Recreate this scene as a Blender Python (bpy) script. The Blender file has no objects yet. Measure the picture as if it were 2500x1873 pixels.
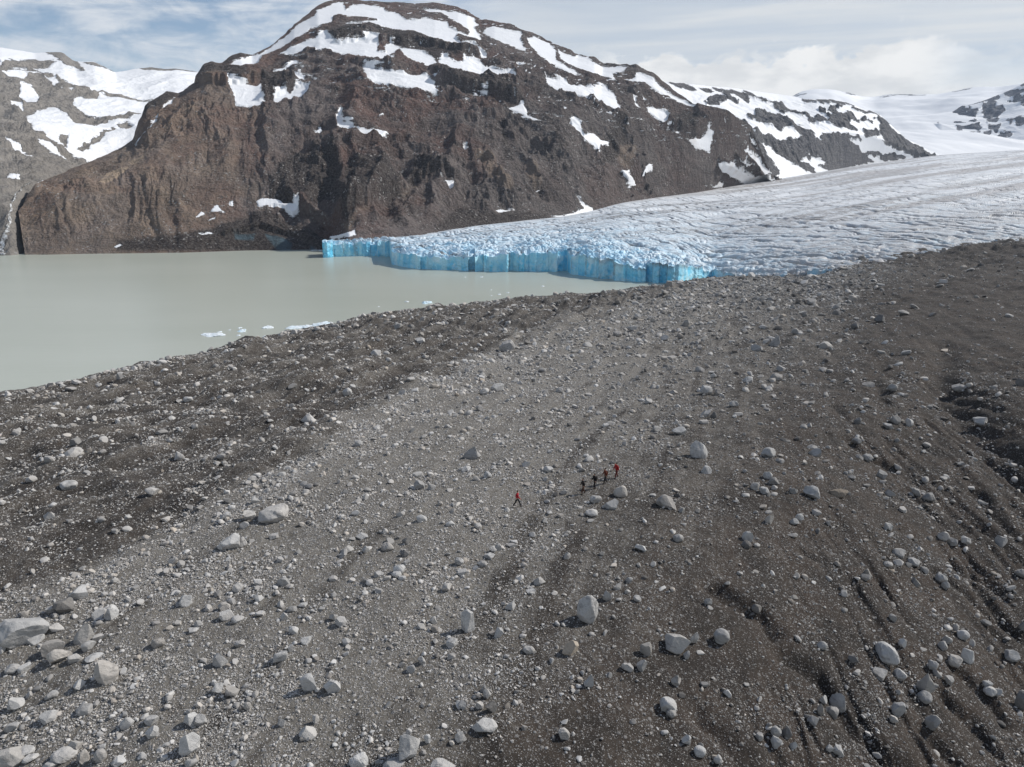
import bpy, bmesh, math, random
import numpy as np
from mathutils import Vector, Matrix

# ------------------------------------------------------------------ camera, light, exposure
scene = bpy.context.scene
COL = scene.collection
F, CX, CY, HZ = 1900.0, 1250.0, 936.5, 450.0       # focal length, centre and horizon of the 2500 x 1873 photograph
PITCH = math.atan((CY - HZ) / F)
HAZE = 0.00004                                     # density of the air
CAMZ = 70.0                                        # metres above the lake
cd = bpy.data.cameras.new("Camera"); cam = bpy.data.objects.new("Camera", cd); COL.objects.link(cam)
cd.sensor_fit = 'HORIZONTAL'; cd.sensor_width = 36.0; cd.lens = 36.0 * F / 2500.0
cd.clip_start = 0.5; cd.clip_end = 30000.0
cam.location = (0, 0, CAMZ); cam.rotation_euler = (math.pi / 2 - PITCH, 0, 0)
scene.camera = cam

SUN_EL, SUN_AZ = math.radians(41.0), math.radians(71.0)      # azimuth from +Y towards +X
SUN = Vector((math.cos(SUN_EL) * math.sin(SUN_AZ), math.cos(SUN_EL) * math.cos(SUN_AZ), math.sin(SUN_EL)))
ld = bpy.data.lights.new("Sun", 'SUN'); sun = bpy.data.objects.new("Sun", ld); COL.objects.link(sun)
ld.energy = 4.4; ld.angle = math.radians(0.55); ld.color = (1.0, 0.955, 0.89)
sun.rotation_euler = SUN.to_track_quat('Z', 'Y').to_euler(); sun.location = (200, 100, 400)
scene.view_settings.view_transform = 'Standard'; scene.view_settings.look = 'None'
scene.view_settings.exposure = 0.0; scene.view_settings.gamma = 1.0; scene.view_settings.use_curve_mapping = False


class N:
    """small helper for shader node trees"""
    def __init__(s, tree):
        s.t = tree
        tree.nodes.clear()

    def n(s, typ, props=None, **ins):
        nd = s.t.nodes.new(typ)
        for k, v in (props or {}).items():
            setattr(nd, k, v)
        for k, v in ins.items():
            key = int(k[1:]) if k[0] == 'i' and k[1:].isdigit() else k.replace('_', ' ')
            s.put(nd.inputs[key], v)
        return nd

    def put(s, sock, v):
        if isinstance(v, bpy.types.Node):
            v = v.outputs[0]
        if isinstance(v, bpy.types.NodeSocket):
            s.t.links.new(v, sock)
        else:
            if hasattr(sock.default_value, '__len__') and isinstance(v, (tuple, list)) and len(v) == 3 and len(sock.default_value) == 4:
                v = (*v, 1.0)
            sock.default_value = v

    def m(s, op, a, b=0.0, c=0.0, clamp=False):
        nd = s.t.nodes.new('ShaderNodeMath'); nd.operation = op; nd.use_clamp = clamp
        s.put(nd.inputs[0], a); s.put(nd.inputs[1], b); s.put(nd.inputs[2], c)
        return nd.outputs[0]

    def mix(s, f, a, b, blend='MIX'):
        nd = s.t.nodes.new('ShaderNodeMix'); nd.data_type = 'RGBA'; nd.blend_type = blend
        s.put(nd.inputs[0], f); s.put(nd.inputs[6], a); s.put(nd.inputs[7], b)
        return nd.outputs[2]

    def ramp(s, v, lo, hi, a=0.0, b=1.0, smooth=True):
        nd = s.t.nodes.new('ShaderNodeMapRange'); nd.interpolation_type = 'SMOOTHSTEP' if smooth else 'LINEAR'
        s.put(nd.inputs[0], v)
        for i, x in enumerate((lo, hi, a, b)):
            s.put(nd.inputs[i + 1], x)
        return nd.outputs[0]

    def noise(s, vec, scale, detail=5.0, rough=0.55, dist=0.0, out=0):
        nd = s.n('ShaderNodeTexNoise', Scale=scale, Detail=detail, Roughness=rough, Distortion=dist)
        s.put(nd.inputs['Vector'], vec)
        return nd.outputs[out]

    def voro(s, vec, scale, feature='F1', rnd=1.0):
        nd = s.n('ShaderNodeTexVoronoi', {'feature': feature}, Scale=scale, Randomness=rnd)
        s.put(nd.inputs['Vector'], vec)
        return nd

    def mapping(s, vec, scale=(1, 1, 1), rot=(0, 0, 0), loc=(0, 0, 0)):
        nd = s.n('ShaderNodeMapping', Scale=scale, Rotation=rot, Location=loc)
        s.put(nd.inputs['Vector'], vec)
        return nd.outputs[0]

    def attr(s, name, out='Fac'):
        return s.n('ShaderNodeAttribute', {'attribute_name': name}).outputs[out]


# sky: Nishita blue, thin cirrus on the left, overcast sheets and a cumulus bank low on the right
world = bpy.data.worlds.new("World"); scene.world = world; world.use_nodes = True
w = N(world.node_tree)
sky = w.n('ShaderNodeTexSky', {'sky_type': 'NISHITA', 'sun_disc': False, 'sun_elevation': SUN_EL, 'sun_rotation': SUN_AZ,
                               'altitude': 1200.0, 'air_density': 1.0, 'dust_density': 0.6, 'ozone_density': 1.0})
bg_sky = w.n('ShaderNodeBackground', Color=sky.outputs[0], Strength=0.105)
dirv = w.n('ShaderNodeTexCoord').outputs['Generated']
sx = w.n('ShaderNodeSeparateXYZ', Vector=dirv)
A = w.m('ARCTAN2', sx.outputs[0], sx.outputs[1]); E = w.m('ARCSINE', sx.outputs[2])
ae = w.n('ShaderNodeCombineXYZ', X=A, Y=E).outputs[0]
ci = w.noise(w.mapping(ae, (3.2, 17, 1), (0, 0, math.radians(20))), 1.5, 7, 0.6, 0.5)
ci2 = w.noise(w.mapping(ae, (5.0, 11, 1), (0, 0, math.radians(28)), (3.1, 1.7, 0)), 2.6, 8, 0.62, 0.8)
band = w.noise(w.mapping(ae, (1.6, 22, 1), (0, 0, math.radians(-4)), (0.3, 4.2, 0)), 1.3, 6, 0.55, 0.4)
cir = w.m('ADD', w.m('MULTIPLY', ci, 0.62), w.m('MULTIPLY', ci2, 0.38))
leftness = w.ramp(A, -0.12, 0.04, 1.0, 0.0)
covL = w.ramp(cir, 0.37, 0.60, 0.05, 0.95)
covR = w.ramp(band, 0.30, 0.66, 1.0, 0.80)
cov = w.m('ADD', w.m('MULTIPLY', covL, leftness), w.m('MULTIPLY', covR, w.m('SUBTRACT', 1.0, leftness)))
cov = w.m('ADD', cov, w.ramp(E, 0.0, 0.07, 0.28, 0.0), clamp=True)
cov = w.m('MULTIPLY', cov, w.ramp(E, 0.30, 0.75, 1.0, 0.12))
# cumulus bank
pf = w.noise(w.mapping(ae, (9, 15, 1), (0, 0, 0), (0.0, 2.0, 0)), 2.0, 9, 0.58, 0.25)
topn = w.noise(w.mapping(ae, (5.5, 0.4, 1), (0, 0, 0), (1.4, 0, 0)), 1.5, 3, 0.5, 0.0)
top = w.m('ADD', w.m('ADD', 0.098, w.m('MULTIPLY', topn, 0.10)), w.m('MULTIPLY', w.m('SUBTRACT', pf, 0.5), 0.12))
cum = w.ramp(w.m('SUBTRACT', top, E), -0.004, 0.010)
cum = w.m('MULTIPLY', cum, w.ramp(A, 0.06, 0.15))
cum = w.m('MULTIPLY', cum, w.ramp(A, 0.44, 0.62, 1.0, 0.2))
shade = w.ramp(w.noise(w.mapping(ae, (7, 16, 1), (0, 0, 0), (0.2, 0.9, 0)), 2.2, 7, 0.55), 0.36, 0.62)
greyc = w.mix(w.ramp(band, 0.3, 0.65), (0.745, 0.77, 0.79), (0.58, 0.635, 0.70))
greyc = w.mix(leftness, greyc, (0.76, 0.795, 0.84))
cumc = w.mix(shade, (0.75, 0.765, 0.775), (0.93, 0.93, 0.92))
cc = w.mix(cum, greyc, cumc)
bg_c = w.n('ShaderNodeBackground', Color=cc, Strength=1.0)
fac = w.m('MAXIMUM', cov, cum)
mixs = w.n('ShaderNodeMixShader', i0=fac, i1=bg_sky, i2=bg_c)
w.n('ShaderNodeOutputWorld', Surface=mixs)

# ------------------------------------------------------------------ numeric helpers
rng = np.random.default_rng(7)
CP, SP = math.cos(PITCH), math.sin(PITCH)


def pix(px, py):
    """photograph pixel -> (azimuth, tangent of elevation)"""
    px = np.asarray(px, float); py = np.asarray(py, float)
    x = (px - CX) / F; v = (CY - py) / F
    fy = CP + v * SP; fz = -SP + v * CP
    return np.arctan2(x, fy), fz / np.hypot(x, fy)


def project(x, y, z):
    zz = z - CAMZ
    d = y * CP - zz * SP; u = y * SP + zz * CP
    return CX + F * x / d, CY - F * u / d


_p = rng.permutation(256).astype(np.int32); PERM = np.concatenate([_p, _p])
_a = rng.uniform(0, 2 * np.pi, 256); GX = np.cos(_a).astype(np.float32); GY = np.sin(_a).astype(np.float32)


def perlin(x, y, seed=0):
    x = np.asarray(x, np.float64) + seed * 17.31; y = np.asarray(y, np.float64) + seed * 9.73
    xf = np.floor(x); yf = np.floor(y)
    xi = xf.astype(np.int64) & 255; yi = yf.astype(np.int64) & 255
    fx = (x - xf).astype(np.float32); fy = (y - yf).astype(np.float32)
    u = fx * fx * fx * (fx * (fx * 6 - 15) + 10); v = fy * fy * fy * (fy * (fy * 6 - 15) + 10)
    a = PERM[xi] + yi; b = PERM[xi + 1] + yi

    def g(h, dx, dy):
        h = PERM[h & 255]
        return GX[h] * dx + GY[h] * dy
    n00 = g(a, fx, fy); n10 = g(b, fx - 1, fy); n01 = g(a + 1, fx, fy - 1); n11 = g(b + 1, fx - 1, fy - 1)
    return ((n00 + u * (n10 - n00)) * (1 - v) + (n01 + u * (n11 - n01)) * v) * 1.5


def fbm(x, y, o=5, seed=0, gain=0.5, lac=2.03):
    s = 0; a = 1.0
    for i in range(o):
        s = s + a * perlin(x, y, seed + i * 3.1); x = x * lac; y = y * lac; a *= gain
    return s


def ridged(x, y, o=4, seed=0, gain=0.5, lac=2.07):
    s = 0; a = 1.0; t = 0
    for i in range(o):
        s = s + a * (1 - np.abs(perlin(x, y, seed + i * 5.7)) * 1.7); t += a; x = x * lac; y = y * lac; a *= gain
    return s / t


def sstep(e0, e1, x):
    t = np.clip((x - e0) / (e1 - e0), 0, 1)
    return t * t * (3 - 2 * t)


def interp_line(az, pts):
    """polyline of (px, py, r) in the picture -> range and height at each azimuth"""
    pts = np.array(pts, float)
    a, s = pix(pts[:, 0], pts[:, 1])
    o = np.argsort(a); a = a[o]; s = s[o]; r = pts[o, 2]
    rr = np.interp(az, a, r); ss = np.interp(az, a, s)
    return rr, CAMZ + ss * rr


def sheet(az, rows, lines):
    """rows[k] rows between control line k and k+1; every control line is (range, height) per azimuth"""
    R = []; Z = []; T = []
    for k, nrow in enumerate(rows):
        (r0, z0), (r1, z1) = lines[k], lines[k + 1]
        t = np.linspace(0, 1, nrow, endpoint=(k == len(rows) - 1))[:, None]
        R.append(r0[None] + (r1 - r0)[None] * t); Z.append(z0[None] + (z1 - z0)[None] * t); T.append(k + t[:, 0])
    R = np.vstack(R); Z = np.vstack(Z); T = np.concatenate(T)
    return R, Z, T


def smooth_rows(M, n):
    """box filter down the rows, ends kept"""
    for _ in range(2):
        c = np.cumsum(np.vstack([np.repeat(M[:1], n, 0), M, np.repeat(M[-1:], n, 0)]), 0)
        S = (c[2 * n:] - np.vstack([np.zeros((1, M.shape[1])), c[:-2 * n - 1]])) / (2 * n + 1)
        wgt = np.clip(np.minimum(np.arange(len(M)), np.arange(len(M))[::-1]) / n, 0, 1)[:, None]
        M = M * (1 - wgt) + S[:len(M)] * wgt
    return M


def poly_sdf(px, py, polys, reach=14.0):
    """signed distance in picture units to the nearest of many outlines (+ inside)"""
    sh = px.shape; X = px.ravel(); Y = py.ravel()
    out = np.full(X.shape, -reach)
    for P in polys:
        P = np.array(P, float)
        m = np.where((X > P[:, 0].min() - reach) & (X < P[:, 0].max() + reach) & (Y > P[:, 1].min() - reach) & (Y < P[:, 1].max() + reach))[0]
        if not len(m):
            continue
        x = X[m]; y = Y[m]; d = np.full(len(m), 1e9); ins = np.zeros(len(m), bool)
        for i in range(len(P)):
            (x0, y0), (x1, y1) = P[i], P[(i + 1) % len(P)]
            ex, ey = x1 - x0, y1 - y0
            t = np.clip(((x - x0) * ex + (y - y0) * ey) / (ex * ex + ey * ey + 1e-9), 0, 1)
            d = np.minimum(d, np.hypot(x - x0 - t * ex, y - y0 - t * ey))
            if y0 != y1:
                ins ^= ((y0 > y) != (y1 > y)) & (x < x0 + (y - y0) * ex / ey)
        out[m] = np.maximum(out[m], np.where(ins, d, -d))
    return np.clip(out, -reach, reach).reshape(sh)


def line_dist(X, Y, pts, reach):
    sh = X.shape; x = X.ravel(); y = Y.ravel(); P = np.array(pts, float)
    out = np.full(x.shape, 1e6)
    m = np.where((x > P[:, 0].min() - reach) & (x < P[:, 0].max() + reach) & (y > P[:, 1].min() - reach) & (y < P[:, 1].max() + reach))[0]
    xx = x[m]; yy = y[m]; d = np.full(len(m), 1e6)
    for i in range(len(P) - 1):
        (x0, y0), (x1, y1) = P[i], P[i + 1]
        ex, ey = x1 - x0, y1 - y0
        t = np.clip(((xx - x0) * ex + (yy - y0) * ey) / (ex * ex + ey * ey + 1e-9), 0, 1)
        d = np.minimum(d, np.hypot(xx - x0 - t * ex, yy - y0 - t * ey))
    out[m] = d
    return out.reshape(sh)


def mesh_from(name, V, Fc, nper, attrs=None, smooth=True):
    me = bpy.data.meshes.new(name)
    me.vertices.add(len(V)); me.vertices.foreach_set('co', np.ascontiguousarray(V, np.float32).ravel())
    Fc = np.ascontiguousarray(Fc, np.int32)
    me.loops.add(Fc.size); me.loops.foreach_set('vertex_index', Fc.ravel())
    me.polygons.add(len(Fc)); me.polygons.foreach_set('loop_start', np.arange(0, Fc.size, nper, dtype=np.int32))
    me.update(calc_edges=True)
    me.polygons.foreach_set('use_smooth', np.full(len(Fc), smooth))
    for k, v in (attrs or {}).items():
        at = me.attributes.new(k, 'FLOAT', 'POINT'); at.data.foreach_set('value', np.ascontiguousarray(v, np.float32).ravel())
    return me


def grid_faces(nr, nc):
    i = np.arange(nr - 1)[:, None] * nc + np.arange(nc - 1)[None]
    return np.stack([i, i + 1, i + nc + 1, i + nc], -1).reshape(-1, 4)


def add(name, me, mat, parent=None, **props):
    o = bpy.data.objects.new(name, me); COL.objects.link(o)
    if mat:
        me.materials.append(mat)
    if parent:
        o.parent = parent
    for k, v in props.items():
        o[k] = v
    return o


def grid_obj(name, X, Y, Z, mat, attrs=None, **props):
    V = np.stack([X, Y, Z], -1).reshape(-1, 3)
    return add(name, mesh_from(name, V, grid_faces(*X.shape), 4, attrs), mat, **props)


def material(name):
    m = bpy.data.materials.new(name); m.use_nodes = True
    return m, N(m.node_tree)


def finish(nt, col, rough=0.9, normal=None, spec=0.25, **kw):
    b = nt.n('ShaderNodeBsdfPrincipled')
    nt.put(b.inputs['Base Color'], col); nt.put(b.inputs['Roughness'], rough); nt.put(b.inputs['Specular IOR Level'], spec)
    for k, v in kw.items():
        nt.put(b.inputs[k.replace('_', ' ')], v)
    if normal is not None:
        nt.put(b.inputs['Normal'], normal)
    nt.n('ShaderNodeOutputMaterial', Surface=b)


def bump(nt, h, dist=1.0, strength=1.0, normal=None):
    b = nt.n('ShaderNodeBump', Height=h, Distance=dist, Strength=strength)
    if normal is not None:
        nt.put(b.inputs['Normal'], normal)
    return b.outputs[0]


def crop(ox, oy, txt, s=2.4544):
    """outlines written down from an enlarged part of the photograph"""
    return [[(ox + float(a.split(',')[0]) / s, oy + float(a.split(',')[1]) / s) for a in ln.split()] for ln in txt.strip().splitlines()]
# ------------------------------------------------------------------ materials of the setting
def rock_material(name, base, base2, dark, snow_col=(0.80, 0.815, 0.835), bump_scale=1.0, tan=(0.45, 0.345, 0.25), detail=1.0, red=None):
    m, t = material(name)
    co = t.n('ShaderNodeTexCoord').outputs['Object']
    big = t.noise(co, 0.012 * detail, 6, 0.6)
    mid = t.noise(t.mapping(co, (1, 1, 0.45)), 0.07 * detail, 8, 0.65, 0.6)
    fine = t.noise(co, 0.42 * detail, 6, 0.7)
    str_ = t.noise(t.mapping(co, (0.25, 0.25, 2.2), (0.12, 0.25, 0)), 0.05 * detail, 6, 0.62, 1.2)
    c = t.mix(t.ramp(big, 0.38, 0.62), base, base2)
    if red:
        c = t.mix(t.m('MULTIPLY', t.ramp(t.noise(co, 0.009, 5, 0.6, 0.5), 0.45, 0.60), 0.85), c, red)
    c = t.mix(t.ramp(mid, 0.46, 0.72, 0.0, 0.85), c, dark)
    c = t.mix(t.m('MULTIPLY', t.ramp(str_, 0.5, 0.7), 0.45), c, dark)
    if red:
        c = t.mix(t.m('MULTIPLY', t.attr('cool'), t.ramp(mid, 0.25, 0.6, 0.9, 0.55)), c, t.mix(t.ramp(big, 0.4, 0.6), (0.050, 0.047, 0.048), (0.088, 0.081, 0.078)))
    c = t.mix(t.attr('tan'), c, t.mix(t.ramp(fine, 0.3, 0.7), tan, tuple(x * 0.7 for x in tan)))
    c = t.mix(t.attr('dark'), c, t.mix(0.35, dark, tuple(x * 0.55 for x in dark)))  # darker rock, with painted shade in hollows and on cliffs
    fin2 = t.noise(co, 1.3 * detail, 3, 0.7)
    c = t.mix(t.ramp(fin2, 0.52, 0.75, 0.0, 0.35), c, t.mix(0.5, c, (0.012, 0.010, 0.010)))
    c = t.mix(t.ramp(fine, 0.38, 0.72, 0.0, 0.72), c, t.mix(0.5, c, (0.34, 0.31, 0.285)))
    speck = t.voro(co, 0.55 * detail)
    c = t.mix(t.m('MULTIPLY', t.ramp(speck.outputs['Color'], 0.80, 0.88), t.ramp(t.noise(co, 0.03 * detail, 3), 0.42, 0.6, 0.0, 0.85)), c, (0.33, 0.32, 0.31))
    ice = t.attr('ice')
    c = t.mix(ice, c, t.mix(t.ramp(mid, 0.4, 0.65), (0.10, 0.15, 0.18), (0.045, 0.06, 0.07)))
    sn = t.attr('snow')
    edge = t.m('ADD', t.m('MULTIPLY', t.m('SUBTRACT', t.noise(t.mapping(co, (0.55, 0.55, 1.7), (0.1, 0.2, 0)), 0.08 * detail, 8, 0.72, 0.4), 0.5), 0.50), t.m('MULTIPLY', t.m('SUBTRACT', t.noise(co, 0.5 * detail, 3, 0.6), 0.5), 0.08))
    sf = t.ramp(t.m('ADD', sn, edge), 0.485, 0.525)
    dirty = t.ramp(t.noise(co, 0.035 * detail, 5, 0.6), 0.5, 0.72, 0.0, 0.4)
    sc = t.mix(t.m('MULTIPLY', dirty, t.attr('dirty')), snow_col, (0.50, 0.43, 0.37))
    c = t.mix(sf, c, sc)
    hgt = t.m('ADD', t.m('ADD', t.m('MULTIPLY', mid, 7.0), t.m('MULTIPLY', fine, 2.0)), t.m('MULTIPLY', str_, 3.0))
    hgt = t.m('MULTIPLY', hgt, t.m('SUBTRACT', 1.0, t.m('MULTIPLY', sf, 0.92)))
    finish(t, c, t.ramp(sf, 0, 1, 0.92, 0.6, False), bump(t, hgt, 1.5 * bump_scale, 1.0), 0.2)
    return m


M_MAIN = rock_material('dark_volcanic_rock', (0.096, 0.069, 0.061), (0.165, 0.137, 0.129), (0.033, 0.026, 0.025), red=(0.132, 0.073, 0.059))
M_RIDGE = rock_material('grey_ridge_rock', (0.085, 0.086, 0.096), (0.105, 0.104, 0.108), (0.046, 0.048, 0.057), detail=0.7)
M_FAR = rock_material('pale_far_rock', (0.23, 0.215, 0.195), (0.28, 0.26, 0.235), (0.15, 0.14, 0.13), detail=0.6)
M_SNOW = rock_material('far_snow_rock', (0.095, 0.105, 0.135), (0.115, 0.125, 0.15), (0.065, 0.072, 0.092), detail=0.4)  # bluish haze of distance partly mixed into these rock colours

# lake
M_LAKE, t = material('silty_water')
co = t.n('ShaderNodeTexCoord').outputs['Object']
rip = t.noise(t.mapping(co, (0.35, 1.0, 1), (0, 0, 0.25)), 0.9, 4, 0.6)
rip2 = t.noise(t.mapping(co, (0.25, 1.0, 1), (0, 0, 0.15)), 0.16, 4, 0.6)
pat = t.noise(t.mapping(co, (0.4, 1.0, 1)), 0.012, 5, 0.6)
c = t.mix(t.ramp(pat, 0.3, 0.7), (0.382, 0.408, 0.350), (0.410, 0.435, 0.378))
finish(t, c, 0.28, bump(t, t.m('ADD', t.m('MULTIPLY', rip, 0.10), t.m('MULTIPLY', rip2, 0.30)), 0.8, 0.6), 0.3)

# glacier ice
M_ICE, t = material('glacier_ice')
co = t.n('ShaderNodeTexCoord').outputs['Object']
n1 = t.noise(co, 0.10, 7, 0.65); n2 = t.noise(co, 0.55, 5, 0.65); n3 = t.noise(t.mapping(co, (1, 1, 0.3)), 0.13, 6, 0.6)
wall = t.attr('wall'); blue = t.attr('blue'); dirt = t.attr('dirt')
flow = t.noise(t.mapping(co, (0.12, 1.0, 1), (0, 0, math.radians(-38))), 0.035, 6, 0.6, 0.3)
white = t.mix(t.ramp(flow, 0.38, 0.62), (0.64, 0.665, 0.69), (0.80, 0.815, 0.835))
c = t.mix(t.m('MULTIPLY', blue, t.ramp(n1, 0.30, 0.62, 1.0, 0.35)), white, (0.30, 0.60, 0.80))
wcol = t.mix(t.ramp(n3, 0.36, 0.60), (0.12, 0.60, 0.88), (0.46, 0.81, 0.94))
wcol = t.mix(t.ramp(t.noise(co, 0.09, 3, 0.5), 0.56, 0.66, 0.0, 0.7), wcol, (0.66, 0.86, 0.93))
wcol = t.mix(t.ramp(t.noise(co, 0.05, 4, 0.6), 0.45, 0.65, 0.0, 0.55), wcol, (0.08, 0.52, 0.82))
c = t.mix(wall, c, wcol)
dm = t.m('MULTIPLY', dirt, t.ramp(t.m('ADD', t.m('MULTIPLY', n1, 0.6), t.m('MULTIPLY', n2, 0.4)), 0.38, 0.60))
c = t.mix(dm, c, (0.17, 0.165, 0.165))
c = t.mix(t.m('MULTIPLY', t.attr('silt'), t.ramp(n1, 0.25, 0.65, 0.45, 1.0)), c, (0.33, 0.31, 0.30))
hgt = t.m('ADD', t.m('MULTIPLY', n2, 1.2), t.m('MULTIPLY', n1, 3.0))
finish(t, c, 0.45, bump(t, hgt, 0.55, 0.8), 0.35)

# moraine soil
M_SOIL, t = material('moraine_gravel')
co = t.n('ShaderNodeTexCoord').outputs['Object']
tone = t.attr('tone'); brown = t.attr('brown')
a1 = t.noise(co, 0.22, 7, 0.68); a2 = t.noise(co, 1.7, 6, 0.7); a3 = t.noise(co, 9.0, 3, 0.7)
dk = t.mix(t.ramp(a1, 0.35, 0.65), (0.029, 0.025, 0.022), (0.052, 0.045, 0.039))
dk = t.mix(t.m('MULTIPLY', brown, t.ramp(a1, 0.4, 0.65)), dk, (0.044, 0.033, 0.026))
lt = t.mix(t.ramp(a2, 0.3, 0.7), (0.116, 0.104, 0.089), (0.190, 0.177, 0.155))
tf = t.m('ADD', tone, t.m('MULTIPLY', t.m('SUBTRACT', a1, 0.5), 0.9))
tf = t.m('ADD', tf, t.m('MULTIPLY', t.m('SUBTRACT', a2, 0.5), 0.6))
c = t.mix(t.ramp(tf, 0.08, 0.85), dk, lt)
peb = None; hh = t.m('ADD', t.m('MULTIPLY', a2, 0.16), t.m('MULTIPLY', a3, 0.03))
for sc, th, amt, hz in ((2.6, 0.66, 0.85, 0.09), (5.5, 0.46, 0.9, 0.05), (11.0, 0.36, 0.85, 0.03)):
    v = t.voro(t.mapping(co, (1, 1, 1), (0, 0, 0.3 * sc)), sc)
    cs = t.n('ShaderNodeSeparateColor', Color=v.outputs['Color'])
    near = t.ramp(v.outputs['Distance'], 0.30, 0.42, 1.0, 0.0)
    pick = t.ramp(t.m('ADD', cs.outputs[0], t.m('MULTIPLY', t.m('SUBTRACT', tf, 0.4), 0.45)), th, th + 0.03)
    f = t.m('MULTIPLY', near, pick)
    pc = t.mix(cs.outputs[1], (0.09, 0.086, 0.082), (0.40, 0.39, 0.38))
    pc = t.mix(t.ramp(tf, 0.05, 0.6, 0.55, 0.0), pc, (0.10, 0.092, 0.085))
    c = t.mix(t.m('MULTIPLY', f, amt), c, pc)
    hh = t.m('ADD', hh, t.m('MULTIPLY', t.m('MULTIPLY', f, t.ramp(v.outputs['Distance'], 0.0, 0.42, 1.0, 0.3)), hz))
finish(t, c, 0.95, bump(t, hh, 1.0, 1.0), 0.15)


def stone_mat(name, attr_name=None):
    m, t = material(name)
    co = t.n('ShaderNodeTexCoord').outputs['Object']
    if attr_name:
        v = t.attr(attr_name); warm = t.attr('warm')
        c = t.mix(v, (0.085, 0.083, 0.081), (0.50, 0.49, 0.475))
        c = t.mix(warm, c, t.mix(v, (0.09, 0.07, 0.055), (0.42, 0.35, 0.27)))
        finish(t, c, 0.9, None, 0.2)
        return m
    v = t.n('ShaderNodeAttribute', {'attribute_type': 'OBJECT', 'attribute_name': 'tone'}).outputs['Fac']
    warm = t.n('ShaderNodeAttribute', {'attribute_type': 'OBJECT', 'attribute_name': 'warm'}).outputs['Fac']
    rnd = t.n('ShaderNodeObjectInfo').outputs['Random']
    cof = t.n('ShaderNodeVectorMath', {'operation': 'ADD'}, i0=co, i1=t.n('ShaderNodeCombineXYZ', X=t.m('MULTIPLY', rnd, 91.0), Y=t.m('MULTIPLY', rnd, 37.0)).outputs[0]).outputs[0]
    n1 = t.noise(cof, 1.6, 7, 0.68); n2 = t.noise(cof, 9.0, 5, 0.75); n3 = t.noise(t.mapping(cof, (1, 1, 2.5), (0.5, 0.3, 0)), 1.1, 5, 0.6, 0.8)
    c = t.mix(v, (0.095, 0.093, 0.092), (0.52, 0.515, 0.505))
    c = t.mix(warm, c, t.mix(v, (0.11, 0.085, 0.06), (0.40, 0.33, 0.25)))
    c = t.mix(t.ramp(n1, 0.42, 0.72, 0.0, 0.5), c, t.mix(0.5, c, (0.06, 0.058, 0.056)))
    c = t.mix(t.ramp(n2, 0.5, 0.75, 0.0, 0.5), c, t.mix(0.5, c, (0.55, 0.54, 0.53)))
    c = t.mix(t.ramp(n3, 0.57, 0.63, 0.0, 0.35), c, (0.09, 0.085, 0.08))
    nz = t.n('ShaderNodeSeparateXYZ', Vector=co).outputs[2]
    hgt = t.m('ADD', t.m('MULTIPLY', n1, 0.18), t.m('MULTIPLY', n2, 0.05))
    finish(t, c, 0.88, bump(t, hgt, 0.9, 0.9), 0.2)
    return m


M_BOULDER = stone_mat('granite_boulder')
M_STONES = stone_mat('loose_stone', 'tint')

M_FLOE, t = material('floating_ice')
co = t.n('ShaderNodeTexCoord').outputs['Object']
b = t.n('ShaderNodeAttribute', {'attribute_type': 'OBJECT', 'attribute_name': 'blue'}).outputs['Fac']
c = t.mix(b, (0.74, 0.79, 0.82), (0.36, 0.66, 0.80))
c = t.mix(t.ramp(t.noise(co, 0.8, 5), 0.4, 0.7), c, (0.80, 0.84, 0.86))
finish(t, c, 0.35, bump(t, t.noise(co, 1.5, 5), 0.3, 0.7), 0.4)

M_STREAM, t = material('white_stream')
co = t.n('ShaderNodeTexCoord').outputs['Object']
c = t.mix(t.ramp(t.noise(co, 0.25, 5, 0.7), 0.42, 0.58), (0.62, 0.64, 0.65), (0.20, 0.19, 0.175))
finish(t, c, 0.5, bump(t, t.noise(co, 0.5, 5), 2.0, 0.8), 0.4)

# ------------------------------------------------------------------ lake
V = [(-2500, -400, 0), (2500, -400, 0), (2500, 2500, 0), (-2500, 2500, 0)]
add('lake', mesh_from('lake', V, [[0, 1, 2, 3]], 4), M_LAKE, kind='structure', label='calm grey green silty meltwater lake below the glacier')

# ------------------------------------------------------------------ glacier
WATER = [(788, 628), (800, 628), (870, 626), (952, 625.5), (957, 645), (985, 650), (1008, 653), (1020, 656), (1060, 659), (1120, 660), (1200, 661.5), (1290, 662),
         (1350, 662), (1384, 662.5), (1392, 670), (1440, 678), (1500, 684), (1560, 688), (1600, 690.5), (1655, 690), (1690, 681), (1736, 676)]
TOPS = [(788, 598), (830, 597), (850, 600), (900, 596), (940, 590), (952, 589), (957, 612), (985, 616), (1008, 620), (1020, 624), (1060, 628), (1120, 626), (1150, 621),
        (1200, 622), (1230, 616), (1290, 618), (1350, 614), (1384, 613), (1392, 624), (1440, 624), (1500, 634), (1560, 650), (1600, 650), (1655, 652), (1690, 655), (1736, 660)]
BACK = [(700, 600, 815), (800, 591, 822), (850, 587, 828), (925, 582, 838), (1004, 576, 852), (1075, 566, 890), (1146, 554, 930), (1220, 546, 965), (1289, 538, 1000), (1380, 529, 1050), (1448, 515, 1110), (1513, 496, 1190), (1600, 483, 1290),
        (1700, 470, 1410), (1804, 452, 1600), (1870, 441, 1760), (1967, 426, 2000), (2120, 400, 2400), (2290, 379, 2800), (2500, 366, 3050), (2700, 357, 3250), (2900, 352, 3400)]
na = 1700
az = np.linspace(pix(788, 620)[0], pix(2760, 560)[0], na)
wp = np.array(WATER); aw, sw = pix(wp[:, 0], wp[:, 1]); rw = -CAMZ / sw
r_end = rw[-1]
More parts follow.
